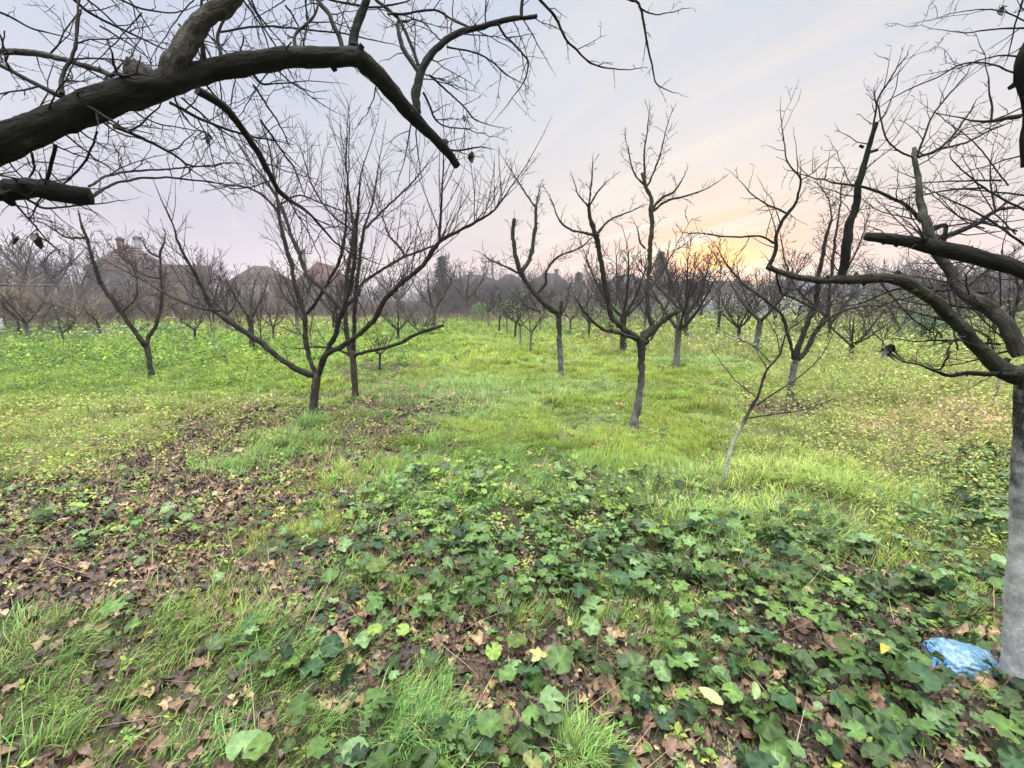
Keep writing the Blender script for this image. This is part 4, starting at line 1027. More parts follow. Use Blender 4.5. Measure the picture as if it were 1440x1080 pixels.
for _ in range(14):
    u0, v0 = uni(1310, 1440), uni(400, 500); u1 = u0 + uni(-130, 20); v1 = v0 + uni(-130, 30)
    RL([(u0, v0, 2), ((u0 + u1) / 2, (v0 + v1) / 2 + uni(-14, 14), 1.6), (u1, v1, 1)], uni(.1, .5), .2, dens=10, sl=(.06, .22))
for _ in range(8):
    u0, v0 = uni(1380, 1450), uni(230, 330); u1 = u0 - uni(60, 160); v1 = v0 + uni(-120, 30)
    RL([(u0, v0, 1.8), ((u0 + u1) / 2, (v0 + v1) / 2 + uni(-14, 14), 1.4), (u1, v1, .8)], uni(.4, .8), .2, dens=9, sl=(.06, .22))
tree('fruit_tree', 'tree with thick whitewashed trunk beside the blue bag, mossy limbs reaching left', 'tree', (1434, 968), None,
     [(1442, 968, 50), (1441, 935, 45), (1441, 900, 41.5), (1441, 820, 36), (1442, 740, 32), (1442, 640, 26), (1443, 560, 24), (1443, 520, 24)], rl,
     (M['bark_near_washed'], M['limb_dark'], M['twig_dark']), GNARL, shoots=1.8, sides=8, twig_bias=(-.1, 0, .2), flare=1.0, rough=.07, rminpx=.30)

# --- the tree whose trunk stands just outside the right edge: one sawn limb and a drooping dark one show
random.seed(6)
ob_ = (2.55, 1.0, float(gh(2.55, 1.0)))
def lp(p, Y, dy): return limb_path(p, Y, dy)
l1 = lp([(1500, 408, 16), (1440, 382, 14.5), (1393, 367, 13.5), (1360, 358, 13), (1327, 350, 12.5), (1287, 341, 11), (1247, 335, 8.8), (1217, 332, 7.2)], 1.25, .1)
l2 = lp([(1470, -40, 16), (1450, 60, 15), (1436, 90, 17), (1440, 130, 13), (1446, 165, 10), (1442, 195, 9), (1440, 235, 6)], 1.35, 0)
top_ = np.array([[2.55, 1.0, ob_[2], .13], [2.5, 1.02, .6, .11], [2.42, 1.08, 1.25, .10], [2.4, 1.12, 1.6, .09], [2.35, 1.2, 2.3, .07], [2.1, 1.3, 2.9, .05]])
lims = [dict(w=np.vstack([[2.4, 1.1, 1.45, .06], l1[::4], l1[-1:]]), cut=True, dens=7, sl=(.06, .22), sides=18, mat=M['limb_dark'], knots=4, rough=1.2, s0=.35),
        dict(w=np.vstack([[2.1, 1.3, 2.9, .045], l2[::4], l2[-1:]]), cut=True, dens=10, sl=(.08, .28), sides=14, mat=M['limb_dark'], knots=6, rough=2.2, s0=.3, tw=(-.5, 0, .1))]
def OL(p, y=0.0, dy=0.0, **k): lims.append(dict(dict(p=p, y=y, dy=dy, sides=8, dens=9, sl=(.08, .22)), **k))
OL([(1436, 163, 4), (1410, 168, 3.5), (1390, 172, 2.6), (1365, 170, 1.6)], .3, .05, tw=(-.3, 0, .2))
OL([(1394, 170, 2.4), (1394, 145, 2.2), (1390, 110, 1.6)], .32, .02)
OL([(1440, 105, 2.5), (1415, 98, 2), (1385, 88, 1.7), (1350, 90, 1.4), (1320, 108, 1.2), (1280, 125, 1), (1255, 138, .8)], .35, .1, dens=6)
OL([(1450, 80, 2), (1410, 78, 1.6), (1375, 85, 1)], .35, .1, dens=7)
OL([(1450, 40, 2), (1400, 42, 1.6), (1360, 46, 1.2), (1328, 42, .8)], .35, .1, dens=10)
OL([(1450, 35, 1.8), (1410, 15, 1.6), (1380, 13, 1.2), (1350, 17, .8)], .35, .1, dens=8)
OL([(1300, 338, 3), (1296, 328, 2.4), (1290, 318, 1.6)], .3, 0, dens=8)
OL([(1450, 300, 2.6), (1380, 262, 2), (1340, 225, 1.4), (1337, 210, .8)], .6, .1, dens=6)
OL([(1460, 360, 3), (1400, 315, 2.4), (1350, 288, 1.8), (1315, 270, 1)], .6, .1, dens=6)
tree('fruit_tree', 'tree at the right edge with a thick dark sawn limb pointing left', 'tree', None, 1.0, top_, lims, (M['limb_dark'], M['twig_dark'], M['twig_dark']), DROOP, shoots=1.2, fixed_base=ob_, sides=8, twig_bias=(-.2, 0, .1), rminpx=.30)

# --- T1: broad plum tree left of centre
random.seed(8)
tree('fruit_tree', 'broad bare tree left of centre with many upright shoots, grass clump at its foot', 'tree', (440, 592), None,
     [(440, 592, 8.5), (442, 557, 7.8), (446, 527, 8.2)],
     [BT([(442, 528, 6), (417, 519, 5.6), (391, 502, 5.4), (357, 474, 5), (326, 455, 4.6), (300, 435, 4), (285, 405, 3.4), (270, 377, 3), (253, 347, 2.6), (245, 320, 2), (232, 290, 1.5)], dy=-.5, dens=7),
      BT([(310, 437, 2.4), (277, 432, 2.2), (240, 417, 2), (200, 393, 1.7), (160, 373, 1.3)], y=-.3, dy=.1, dens=5),
      BT([(444, 526, 4.6), (433, 493, 4.8), (428, 447, 4.8), (417, 407, 4.5), (403, 347, 4), (393, 307, 3.4), (390, 280, 3), (384, 240, 2), (378, 205, 1.4)], dy=.5, dens=7),
      BT([(429, 443, 3.3), (446, 424, 3.2), (458, 403, 3.2), (471, 380, 3.2), (481, 357, 3), (485, 330, 2.5), (487, 290, 2), (490, 250, 1.3)], y=.3, dy=-.5, dens=7),
      BT([(449, 526, 5.2), (458, 497, 5), (469, 476, 5), (477, 449, 5), (483, 437, 4.8), (492, 407, 4.2), (498, 366, 4), (501, 330, 3.4), (503, 290, 2.6), (508, 250, 1.6)], dy=-.4, dens=7),
      BT([(483, 437, 4.2), (467, 420, 3.8), (452, 405, 4.2), (433, 387, 4.2), (421, 357, 4.2), (410, 330, 3.5), (400, 300, 3), (380, 262, 2.2), (355, 232, 1.5)], y=-.2, dy=.7, dens=7),
      BT([(485, 434, 3.6), (504, 414, 3.6), (509, 398, 3), (535, 381, 2.8), (565, 363, 2.6), (613, 344, 2)], y=-.2, dy=.4, dens=7),
      BT([(450, 520, 5.4), (457, 500, 5.2), (480, 487, 5), (500, 473, 4.8), (526, 450, 4.8), (539, 424, 5.2), (561, 402, 4.5), (596, 372, 4.2), (618, 341, 4), (648, 324, 3.2), (674, 311, 2.6), (700, 289, 2), (718, 263, 1.2)], dy=-.9, dens=9, s0=.3),
      BT([(618, 341, 2.6), (620, 302, 2.4), (622, 262, 1.8), (624, 224, 1.2)], y=-.7, dy=-.1, dens=8),
      BT([(570, 362, 2.4), (561, 346, 2.4), (548, 332, 2), (540, 312, 1.4)], y=-.1, dy=.2, dens=8),
      BT([(393, 300, 2.4), (370, 275, 2.2), (340, 262, 1.6), (310, 262, 1)], y=.4, dy=.3, dens=8),
      BT([(390, 290, 2), (420, 275, 1.8), (450, 285, 1.5), (490, 300, 1)], y=.4, dy=-.3, dens=6)],
     (M['bark_trunk'], M['bark_brown'], M['twig_plum']), SHOOT, shoot_len=(.35, 1.0), twig_bias=(0, 0, .75), rminpx=.27, lvl=3, shoots=1.2, rough=.16)
# --- T2 just behind it
random.seed(9)
tree('fruit_tree', 'slender dark trunked tree just right of and behind the broad bare tree', 'tree', (500, 559), None,
     [(500, 559, 6.2), (498, 527, 6), (496, 494, 6)],
     [BT([(495, 497, 4.6), (491, 489, 5), (486, 455, 4.6), (486, 430, 4.3), (490, 376, 4), (497, 340, 3.6), (498, 318, 3.2)], dy=.3, cut=True, dens=9),
      BT([(497, 492, 4.2), (498, 455, 4), (502, 394, 3.6), (511, 324, 3), (513, 318, 2.8)], dy=-.2, cut=True, dens=9),
      BT([(499, 500, 3.4), (505, 498, 3.2), (530, 492, 3.4), (563, 482, 3.4), (593, 467, 3.2), (623, 458, 2.8)], dy=-.4, cut=True, dens=5, sl=(.1, .35)),
      BT([(498, 320, 2.6), (492, 280, 2.2), (487, 230, 1.6), (488, 180, 1)], y=.3, dy=.1, dens=8), BT([(512, 320, 2.2), (525, 280, 1.9), (532, 235, 1.2)], y=-.2, dy=.1, dens=8),
      BT([(513, 322, 2.2), (545, 290, 2), (575, 262, 1.6), (600, 232, 1)], y=-.2, dy=-.3, dens=8), BT([(497, 325, 2), (465, 300, 1.8), (440, 262, 1.4), (425, 215, .9)], y=.2, dy=.3, dens=8),
      BT([(494, 500, 2.5), (470, 490, 2.3), (440, 488, 1.8), (425, 490, 1.2)], dy=.4, dens=4)],
     (M['bark_trunk'], M['bark_brown'], M['twig_plum']), SHOOT, shoot_len=(.35, .95), twig_bias=(0, 0, .85), rminpx=.27, lvl=3, shoots=1.1)
# --- T3 left
random.seed(10)
tree('fruit_tree', 'small V shaped bare tree standing in leafy weeds at the left', 'tree', (212, 534), None,
     [(213, 534, 6), (210, 507, 5.6), (205, 482, 6.2)],
     [BT([(204, 486, 4.8), (200, 480, 5), (180, 453, 4.6), (160, 423, 4.6), (140, 393, 4.2), (130, 360, 3.6), (123, 337, 3.2), (113, 310, 2.6)], dy=-.5, dens=6),
      BT([(122, 335, 2.2), (93, 333, 1.9), (67, 317, 1.2)], y=-.5, dy=0, dens=6),
      BT([(207, 482, 4.6), (209, 475, 4.6), (222, 453, 4.2), (227, 423, 3.4), (227, 390, 2.8), (225, 360, 2.6), (233, 340, 2)], dy=.4, dens=7),
      BT([(225, 362, 2), (212, 356, 1.8), (203, 344, 1.4)], y=.4, dy=0, dens=8), BT([(227, 392, 1.8), (200, 385, 1.7), (170, 360, 1.4), (150, 340, 1)], y=.3, dy=.4, dens=6),
      BT([(170, 440, 2.4), (190, 420, 2.2), (193, 395, 1.6), (185, 370, 1.2)], y=-.2, dy=.3, dens=7)],
     (M['bark_trunk'], M['bark_brown'], M['twig_brown']), GNARL, shoot_len=(.2, .55), twig_bias=(0, 0, .6), rminpx=.27, lvl=3, rough=.18, shoots=1.7)
# --- T4 tall vase right of centre
random.seed(12)
tree('fruit_tree', 'tall two armed bare tree right of centre with a knotted stub on its trunk', 'tree', (892, 602), None,
     [(892, 602, 7.4), (897, 570, 7), (902, 533, 6.8), (902, 500, 6.8), (901, 477, 8)],
     [BT([(898, 478, 6), (893, 473, 6), (873, 460, 5.6), (858, 443, 5.2), (853, 413, 4.8), (848, 380, 4.8), (842, 347, 4.8), (837, 330, 5), (830, 307, 3.6), (828, 287, 3.2)], dy=-.3, dens=6, knots=5, cut=True),
      BT([(828, 290, 2), (832, 253, 1.5), (833, 228, .8)], y=-.3, dens=12, sl=(.08, .25)), BT([(827, 290, 1.8), (813, 273, 1.4), (808, 257, .8)], y=-.3, dy=-.1, dens=10, sl=(.08, .2)), BT([(828, 290, 1.8), (843, 267, 1.4), (855, 255, .8)], y=-.3, dy=.1, dens=10, sl=(.08, .2)),
      BT([(836, 331, 2.8), (820, 327, 2.4), (803, 323, 2.2), (787, 310, 1.6), (775, 280, .9)], y=-.3, dy=-.2, dens=9, sl=(.1, .3)), BT([(838, 330, 2.6), (857, 310, 2), (880, 300, 1.5), (903, 290, .9)], y=-.3, dy=.2, dens=9, sl=(.1, .3)),
      BT([(903, 478, 6), (905, 470, 6), (917, 460, 5.6), (912, 440, 4.8), (910, 413, 4.4), (913, 380, 4.4), (915, 340, 4.4), (917, 300, 4.2), (915, 277, 4.6), (907, 260, 3.5), (903, 243, 3)], dy=.35, dens=6, knots=5, cut=True),
      BT([(907, 262, 2), (890, 240, 1.6), (883, 207, .9)], y=.35, dens=12, sl=(.1, .3)), BT([(908, 258, 2), (906, 217, 1.6), (910, 187, 1.2), (913, 158, .8)], y=.35, dens=12, sl=(.1, .3)), BT([(910, 262, 2), (925, 228, 1.5), (940, 170, .8)], y=.35, dens=12, sl=(.1, .3)),
      BT([(917, 293, 2.6), (933, 277, 2.2), (947, 270, 1.8), (958, 255, 1.2)], y=.35, dens=10, sl=(.1, .3)), BT([(917, 298, 2.6), (937, 283, 2.2), (960, 277, 1.8), (990, 267, 1.2), (1012, 254, .7)], y=.35, dy=.1, dens=9, sl=(.08, .25)),
      BT([(905, 478, 5.4), (920, 461, 5.2), (940, 445, 5), (953, 438, 4.2)], dy=-.2, cut=True, dens=4, sl=(.1, .3), knots=2),
      BT([(897, 478, 3.8), (885, 474, 3.6), (863, 467, 3.5), (843, 460, 3), (823, 440, 2.2), (813, 427, 1.5)], dy=-.6, dens=6, sl=(.1, .4)),
      BT([(902, 485, 3), (908, 484, 3), (912, 479, 2.2), (906, 476, 1.4)], dens=0, cut=True), BT([(908, 350, 2), (900, 340, 1.8), (897, 325, 1.2)], y=.2, dens=8),
      BT([(915, 478, 2.5), (930, 450, 2.2), (945, 410, 1.6), (960, 380, 1)], y=.1, dy=.5, dens=7)],
     (M['bark_washed'], M['bark_mossy'], M['twig_brown']), GNARL, shoot_len=(.1, .34), twig_bias=(0, 0, .4), rminpx=.27, lvl=3, flare=1.45, shoots=1.1, rough=.22)
# --- T5
random.seed(13)
tree('fruit_tree', 'pale trunked bare tree leaning left, standing in mid field grass', 'tree', (788, 528), None,
     [(788, 528, 5.4), (787, 480, 4.9), (785, 438, 5.2)],
     [BT([(784, 440, 5.4), (780, 437, 5.5), (757, 420, 5.2), (740, 397, 4.4), (732, 383, 4.3), (727, 367, 4), (722, 330, 3.6), (723, 307, 3.1)], dy=-.3, cut=True, dens=8, knots=3),
      BT([(733, 382, 4), (743, 367, 4), (750, 340, 3.5), (753, 307, 3), (753, 287, 2.6)], y=-.2, dy=.2, cut=True, dens=8), BT([(753, 292, 1.8), (743, 277, 1.6), (727, 253, 1.2), (710, 225, .7)], y=0, dens=9, sl=(.1, .3)), BT([(753, 292, 1.6), (757, 275, 1.2), (760, 262, .7)], dens=9, sl=(.1, .3)),
      BT([(757, 412, 2.8), (767, 397, 2.6), (770, 377, 2.2), (787, 360, 2), (813, 350, 1.6), (832, 335, .9)], y=-.1, dy=-.3, dens=8), BT([(787, 440, 3.4), (790, 423, 3)], dens=6, cut=True), BT([(789, 443, 2.6), (797, 427, 2.3), (800, 405, 1.6)], dy=.4, dens=8),
      BT([(728, 384, 2.4), (712, 375, 2), (690, 366, 1.4), (680, 358, .8)], y=-.2, dy=-.2, dens=8), BT([(760, 438, 2.2), (740, 430, 1.9), (722, 412, 1.3)], y=-.1, dy=.4, dens=8)],
     (M['bark_washed'], M['bark_mossy'], M['twig_brown']), GNARL, shoot_len=(.12, .4), twig_bias=(0, 0, .4), rminpx=.27, lvl=3, rough=.22, shoots=1.7)
# --- T6
random.seed(14)
tree('fruit_tree', 'upright twin stemmed bare tree behind the whitewashed sapling', 'tree', (1110, 565), None,
     [(1110, 565, 7), (1113, 537, 6.5), (1120, 503, 6.8)],
     [BT([(1119, 506, 5.2), (1121, 493, 5.6), (1137, 447, 5.2), (1147, 427, 5), (1153, 380, 4.5), (1160, 340, 3.6), (1170, 308, 2.6)], dy=-.2, cut=True, dens=8),
      BT([(1122, 505, 5), (1130, 497, 5.2), (1147, 467, 5), (1163, 440, 4.6), (1167, 407, 4), (1173, 347, 3), (1180, 300, 2), (1184, 260, 1.2)], dy=.4, dens=8),
      BT([(1116, 505, 3.6), (1113, 487, 3.6), (1103, 453, 3.6), (1097, 440, 3.2), (1070, 417, 2.6), (1043, 397, 2.1), (1023, 373, 1.8), (1007, 345, 1)], dy=-.3, dens=7),
      BT([(1145, 430, 2.6), (1120, 405, 2.2), (1105, 370, 1.8), (1098, 335, 1)], y=-.1, dy=.3, dens=8), BT([(1165, 415, 2.6), (1190, 380, 2.2), (1210, 340, 1.6), (1222, 300, 1)], y=.3, dy=.3, dens=8),
      BT([(1150, 460, 2.5), (1180, 440, 2.2), (1215, 430, 1.6), (1250, 432, 1)], y=.1, dy=-.1, dens=7), BT([(1170, 310, 1.8), (1165, 280, 1.4), (1150, 258, .8)], y=-.2, dens=9)],
     (M['bark_washed'], M['bark_brown'], M['twig_plum']), GNARL, shoot_len=(.2, .55), twig_bias=(0, 0, .7), rminpx=.27, lvl=3, rough=.18, shoots=1.7)
# --- T7 whitewashed sapling
random.seed(15)
tree('sapling', 'thin leaning sapling with white painted stem in long grass', 'tree', (1019, 676), None,
     [(1019, 676, 3.8), (1022, 655, 3.6), (1030, 625, 3.6), (1047, 592, 3.8), (1057, 572, 3.2)],
     [BT([(1056, 574, 3.5), (1067, 553, 2.6), (1077, 523, 2.3), (1097, 497, 2.0), (1107, 467, 1.6), (1133, 447, 1.2), (1180, 420, 1.2), (1240, 395, .8), (1290, 380, .5)], dy=-.1, dens=5, sl=(.05, .2)),
      BT([(1063, 570, 1.8), (1093, 550, 1.6), (1120, 533, 1.3), (1153, 503, 1), (1173, 467, .7)], dy=-.1, dens=5, sl=(.03, .12)), BT([(1053, 588, 1.4), (1093, 582, 1.2), (1127, 577, 1), (1167, 563, .7)], dy=-.2, dens=7, sl=(.03, .08)),
      BT([(1062, 558, 1.3), (1033, 533, 1), (1003, 495, .6)], dy=.1, dens=5, sl=(.03, .1)), BT([(1084, 510, 1.2), (1060, 487, 1), (1017, 467, .6)], dy=.1, dens=5, sl=(.03, .1)), BT([(1097, 497, 1.2), (1090, 467, 1), (1068, 438, .7), (1040, 420, .5)], dy=.1, dens=5, sl=(.03, .1)),
      BT([(1071, 543, 1.4), (1078, 520, 1.3), (1070, 505, .9)], dy=-.03, dens=10, sl=(.03, .08))],
     (M['bark_sapling'], M['twig_plum'], M['twig_plum']), SHOOT, shoot_len=(.06, .2), twig_bias=(0, 0, .4), rminpx=.3, flare=1.1)
# ------------------------------------------------------------------ other orchard trees: a few forms, each tree placed and turned on its own
def form(seed, H=2.9, trunk_h=.95, rt=.075, n=4, spread=.55, shoots=(.3, .8), dens=7, rmin=.0042, habit=GNARL, leafy=0, lvl=2, bark_m='bark_washed', twig_m='twig_brown', prune=True, leafcol=(.16, .24, .07), up=.55, broken=None):
    random.seed(seed)
    parts = {}
    mb = MB(); lean = (uni(-.05, .05), uni(-.05, .05))
    tp = catmull(np.array([[0, 0, -.1, rt * 1.3], [0, 0, .02, rt * 1.15], [lean[0] * .4, lean[1] * .4, trunk_h * .5, rt * .9], [lean[0], lean[1], trunk_h, rt]]), .06)
    tube(mb, tp[:, :3], tp[:, 3], 10, .12, seed=seed % 13)
    parts['trunk'] = mb
    lm = MB(); ch = []; tips = []
    a0 = uni(0, 6.3)
    for k in range(n):
        a = a0 + k * 6.283 / n + uni(-.4, .4); s = spread * uni(.8, 1.25)
        L_ = (H - trunk_h) * uni(.6, .9); p = np.array([lean[0], lean[1], trunk_h - .03]); rows = [[*p, rt * .62]]
        m = 6; d = np.array([math.cos(a) * s, math.sin(a) * s, .5])
        for i in range(m):
            d = d + np.array([uni(-.12, .12), uni(-.12, .12), up * .25]); e = d / np.linalg.norm(d); p = p + e * L_ / m
            rows.append([*p, rt * (.6 - .42 * (i + 1) / m)])
        c = catmull(np.array(rows), .08); tube(lm, c[:, :3], c[:, 3], 7, .15, prune and rnd() < .5, seed=k)
        cnt = int(L_ * dens)
        for q in range(cnt):
            s_ = .18 + .82 * (q + rnd()) / cnt; i = min(len(c) - 2, int(s_ * (len(c) - 1)))
            d0 = norm3(*(c[i + 1, :3] - c[i, :3])); e = side_dir(d0, uni(.6, 1.3)); e = norm3(e[0], e[1], e[2] + up)
            grow(ch, tuple(c[i, :3]), e, uni(*shoots) * (1.1 - .4 * s_), max(rmin, .009), lvl, habit, rmin, tips)
        grow(ch, tuple(c[-1, :3]), norm3(*(c[-1, :3] - c[-2, :3])), uni(*shoots), max(rmin, .012), lvl, habit, rmin, tips)
    parts['limbs'] = lm
    tw = MB(); tubes(tw, ch, 3); parts['crown'] = tw
    out = {}
    for k, b in parts.items():
        me = b.mesh(k, attrs=True); me.materials.append(M[{'trunk': bark_m, 'limbs': 'bark_brown' if bark_m != 'bark_mossy' else 'bark_mossy', 'crown': twig_m}[k]]); out[k] = me
    if leafy and tips:
        lb = MB(); T_ = np.array(random.sample(tips, min(len(tips), leafy))); m = len(T_); T_ = T_ + rng.normal(0, .03, T_.shape)
        place(lb, oval_leaf(.3, .25, 3), T_, rng.uniform(0, 6.3, m), rng.normal(.9, .6, m), rng.uniform(0, 6.3, m), rng.uniform(.05, .095, m), vary(leafcol, m, .1, .25))
        me = lb.mesh('leaves', cols=True); me.materials.append(M['leaf']); out['leaves'] = me
    return out
FS = dict(FAR, seg=.08, wander=.10, zig=.10)
forms = {
    'young': form(21, 2.1, .75, .04, 4, .7, (.25, .6), 6, .0075, FS, leafy=60, bark_m='bark_washed'),
    'young2': form(22, 2.3, .7, .045, 5, .8, (.25, .7), 6, .0075, FS, leafy=30, bark_m='bark_brown'),
    'vase': form(23, 2.9, .95, .075, 4, .6, (.3, .8), 7, .008, FS, bark_m='bark_washed', twig_m='twig_plum'),
    'vase2': form(24, 3.2, .9, .08, 5, .55, (.3, .9), 8, .008, FS, bark_m='bark_brown', twig_m='twig_plum'),
    'dense': form(25, 3.4, .85, .085, 6, .7, (.35, .9), 10, .010, FS, bark_m='bark_brown', twig_m='twig_brown'),
    'stub': form(26, 2.4, 1.0, .07, 3, .45, (.2, .5), 6, .008, FS, bark_m='bark_brown', twig_m='twig_plum'),
    'low': form(27, 2.0, .5, .07, 6, .95, (.25, .6), 9, .007, FS, bark_m='bark_brown', twig_m='twig_plum'),
    'olive': form(28, 2.7, .7, .07, 6, .7, (.35, .8), 9, .009, FS, leafy=480, leafcol=(.15, .165, .08), bark_m='bark_brown'),
    'greenish': form(29, 3.0, .9, .06, 5, .6, (.3, .8), 7, .010, FS, leafy=220, leafcol=(.22, .25, .12), bark_m='bark_brown'),
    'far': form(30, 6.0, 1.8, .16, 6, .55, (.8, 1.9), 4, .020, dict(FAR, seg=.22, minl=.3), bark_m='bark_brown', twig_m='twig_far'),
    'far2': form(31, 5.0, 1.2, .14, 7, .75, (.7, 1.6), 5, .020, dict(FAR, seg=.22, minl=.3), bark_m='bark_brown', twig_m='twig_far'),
    'bush': form(32, 2.6, .15, .06, 9, .9, (.5, 1.1), 7, .013, dict(FAR, seg=.15, minl=.2), bark_m='bark_brown', twig_m='twig_far'),
}
form_h = {'young': 2.3, 'young2': 2.5, 'vase': 3.1, 'vase2': 3.4, 'dense': 3.6, 'stub': 2.4, 'low': 2.1, 'olive': 2.8, 'greenish': 3.1, 'far': 6.6, 'far2': 5.4, 'bush': 2.7}
def put_tree(kind, label, u, v, vtop, rz=None, group=None, name='fruit_tree', sx=1.0, Y=None):
    if Y is None: b, t = base(u, v)
    else:
        p, t = at(u, 425, Y); b = np.array([p[0], Y, 0.0])
    pt, _ = at(u, vtop, b[1]); H = pt[2] - b[2]
    s = H / form_h[kind]
    root = empty(name, tuple(b), uni(0, 6.3) if rz is None else rz); root.scale = (s * sx, s * sx, s)
    tag(root, label, 'tree', group)
    for k, me in forms[kind].items():
        o = bpy.data.objects.new(k, me); C.objects.link(o); o.parent = root
    return root
random.seed(40)
RG = 'young trees in the row behind the pale trunked tree'
for a in (('young', 'slim young tree, nearest of the short row left of the pale trunked tree', 746, 496, 402, RG), ('young', 'young leafy tree second in the short row left of the pale trunked tree', 732, 486, 398, RG),
          ('young2', 'dark stemmed young tree third in the short row left of the pale trunked tree', 724, 477, 392, RG), ('young', 'young tree fourth in the short row left of the pale trunked tree', 713, 471, 396, RG),
          ('young2', 'farthest young tree of the short row left of the pale trunked tree', 702, 466, 394, RG),
          ('vase2', 'bare tree in front of the blue conifer at the back of the field', 611, 463, 352, None), ('vase', 'small bare tree at the far edge, in front of the utility pole', 687, 459, 388, None),
          ('young2', 'young tree right of the pale trunked tree, far back', 802, 470, 392, None), ('greenish', 'pale leafed young tree between the pale trunked and the two armed tree', 828, 479, 392, None),
          ('vase2', 'tall bare tree rising behind the two armed tree', 876, 494, 300, None), ('vase', 'dark bushy bare tree right of the two armed tree, grass collar at its foot', 950, 518, 330, None),
          ('dense', 'dense dark crowned tree in front of the low orange sun', 963, 478, 312, None), ('vase2', 'bare tree just right of the low orange sun', 985, 460, 352, None),
          ('olive', 'olive leaved small tree between the sun and the sapling', 1038, 487, 376, None), ('vase', 'bare tree behind the left arm of the knotted limb', 1062, 500, 330, None),
          ('low', 'low spreading bare tree in weeds right of the twin stemmed tree', 1195, 508, 405, None), ('olive', 'bushy olive leaved tree right of the low spreading tree', 1262, 478, 392, None),
          ('vase2', 'bare tree partly behind the mossy right limb', 1330, 476, 360, None), ('dense', 'dense bare tree at the far right behind the sawn limb', 1392, 480, 350, None),
          ('stub', 'short pruned tree behind the left arm of the broad bare tree', 356, 498, 372, None), ('vase', 'small bare tree between the broad tree and the far hedge', 418, 470, 350, None),
          ('young2', 'thin seedling tree in weeds right of the slender dark trunked tree', 534, 520, 440, None), ('bush', 'many stemmed pale bush behind the low right branch', 590, 470, 410, None),
          ('vase2', 'bare tree at the back between the broad tree and the vineyard', 300, 468, 352, None), ('low', 'low arching bare tree at the far end of the weeds', 560, 478, 415, None),
          ('stub', 'cut back tree standing left of the olive leaved tree', 1008, 474, 395, None), ('vase', 'slim bare tree at the back right of the two armed tree', 905, 470, 378, None),
          ('dense', 'dark tree far back, left of the two armed tree', 858, 466, 362, None), ('vase', 'bare tree at the back behind the twin stemmed tree', 1120, 472, 378, None),
          ('olive', 'olive tinted tree behind the low spreading bare tree', 1215, 468, 385, None), ('vase2', 'bare tree behind the tall sawn stem of the right limb', 1165, 482, 372, None),
          ('young2', 'thin young tree in front of the vineyard, right of the V shaped tree', 275, 486, 402, None), ('vase', 'small bare tree at the vineyard end, left of the short pruned tree', 322, 474, 368, None),
          ('young2', 'spindly young tree just right of the short pruned tree', 385, 482, 398, None), ('vase2', 'bare tree seen through the fork of the broad bare tree', 470, 466, 362, None),
          ('young', 'slight young tree in the green weeds left of the V shaped tree', 92, 492, 418, None), ('vase', 'bare tree at the far left in front of the vineyard posts', 40, 484, 382, None),
          ('young2', 'small tree halfway back between the two dark trunks and the conifer', 575, 462, 402, None), ('vase', 'bare tree at the back, left of the pale trunked tree', 760, 464, 384, None),
          ('young', 'young tree at the back right behind the two armed tree', 922, 466, 402, None), ('vase2', 'bare tree at the back between the olive leaved and twin stemmed trees', 1088, 468, 368, None),
          ('vase', 'bare tree far back, framed between twin stem and sawn stem', 1142, 466, 380, None), ('young2', 'thin tree in weeds below the mossy right limb', 1240, 500, 420, None),
          ('vase2', 'bare tree low behind the knees of the mossy limb', 1300, 468, 372, None), ('vase', 'bare tree in the scrub just left of the whitewashed trunk', 1378, 472, 380, None)):
    kind, lab, u, v, vt, g = a
    put_tree(kind, lab, u, v, vt, group=g)
# trees beyond the field, told apart by what they stand behind
BG = 'bare trees beyond the orchard'
random.seed(41)
places = [(20, 300, 'far2', 'at the left edge behind the shed roof', 30), (62, 312, 'far', 'left of the far house, second from the edge', 33), (100, 318, 'far2', 'just left of the far house with chimneys', 32), (262, 338, 'far2', 'at the right end of the far house', 40),
          (330, 358, 'far', 'behind the pruned short tree', 44), (405, 362, 'far2', 'between the two left utility poles', 44), (520, 372, 'far2', 'right of the red roofed house', 46), (560, 350, 'far', 'left of the blue conifer', 42),
          (656, 343, 'far', 'with a round crown right of the blue conifer', 40), (768, 372, 'far2', 'in front of the dark hipped roofs', 46), (845, 362, 'far', 'left of the dark conifer', 45), (1075, 350, 'far2', 'right of the sunset glow', 40),
          (1150, 368, 'far2', 'behind the grey hangar roof', 62), (1240, 352, 'far', 'behind the bushy olive tree', 44), (1310, 345, 'far2', 'behind the right mossy limb', 40), (1370, 335, 'far', 'left of the far right edge', 36), (1425, 340, 'far2', 'at the far right edge', 36)]
for u, vt, kd, lab, Y in places:
    put_tree(kd, 'bare tree ' + lab + ', beyond the orchard', u, None, vt, group=BG, name='bare_tree', Y=Y, sx=1.15)

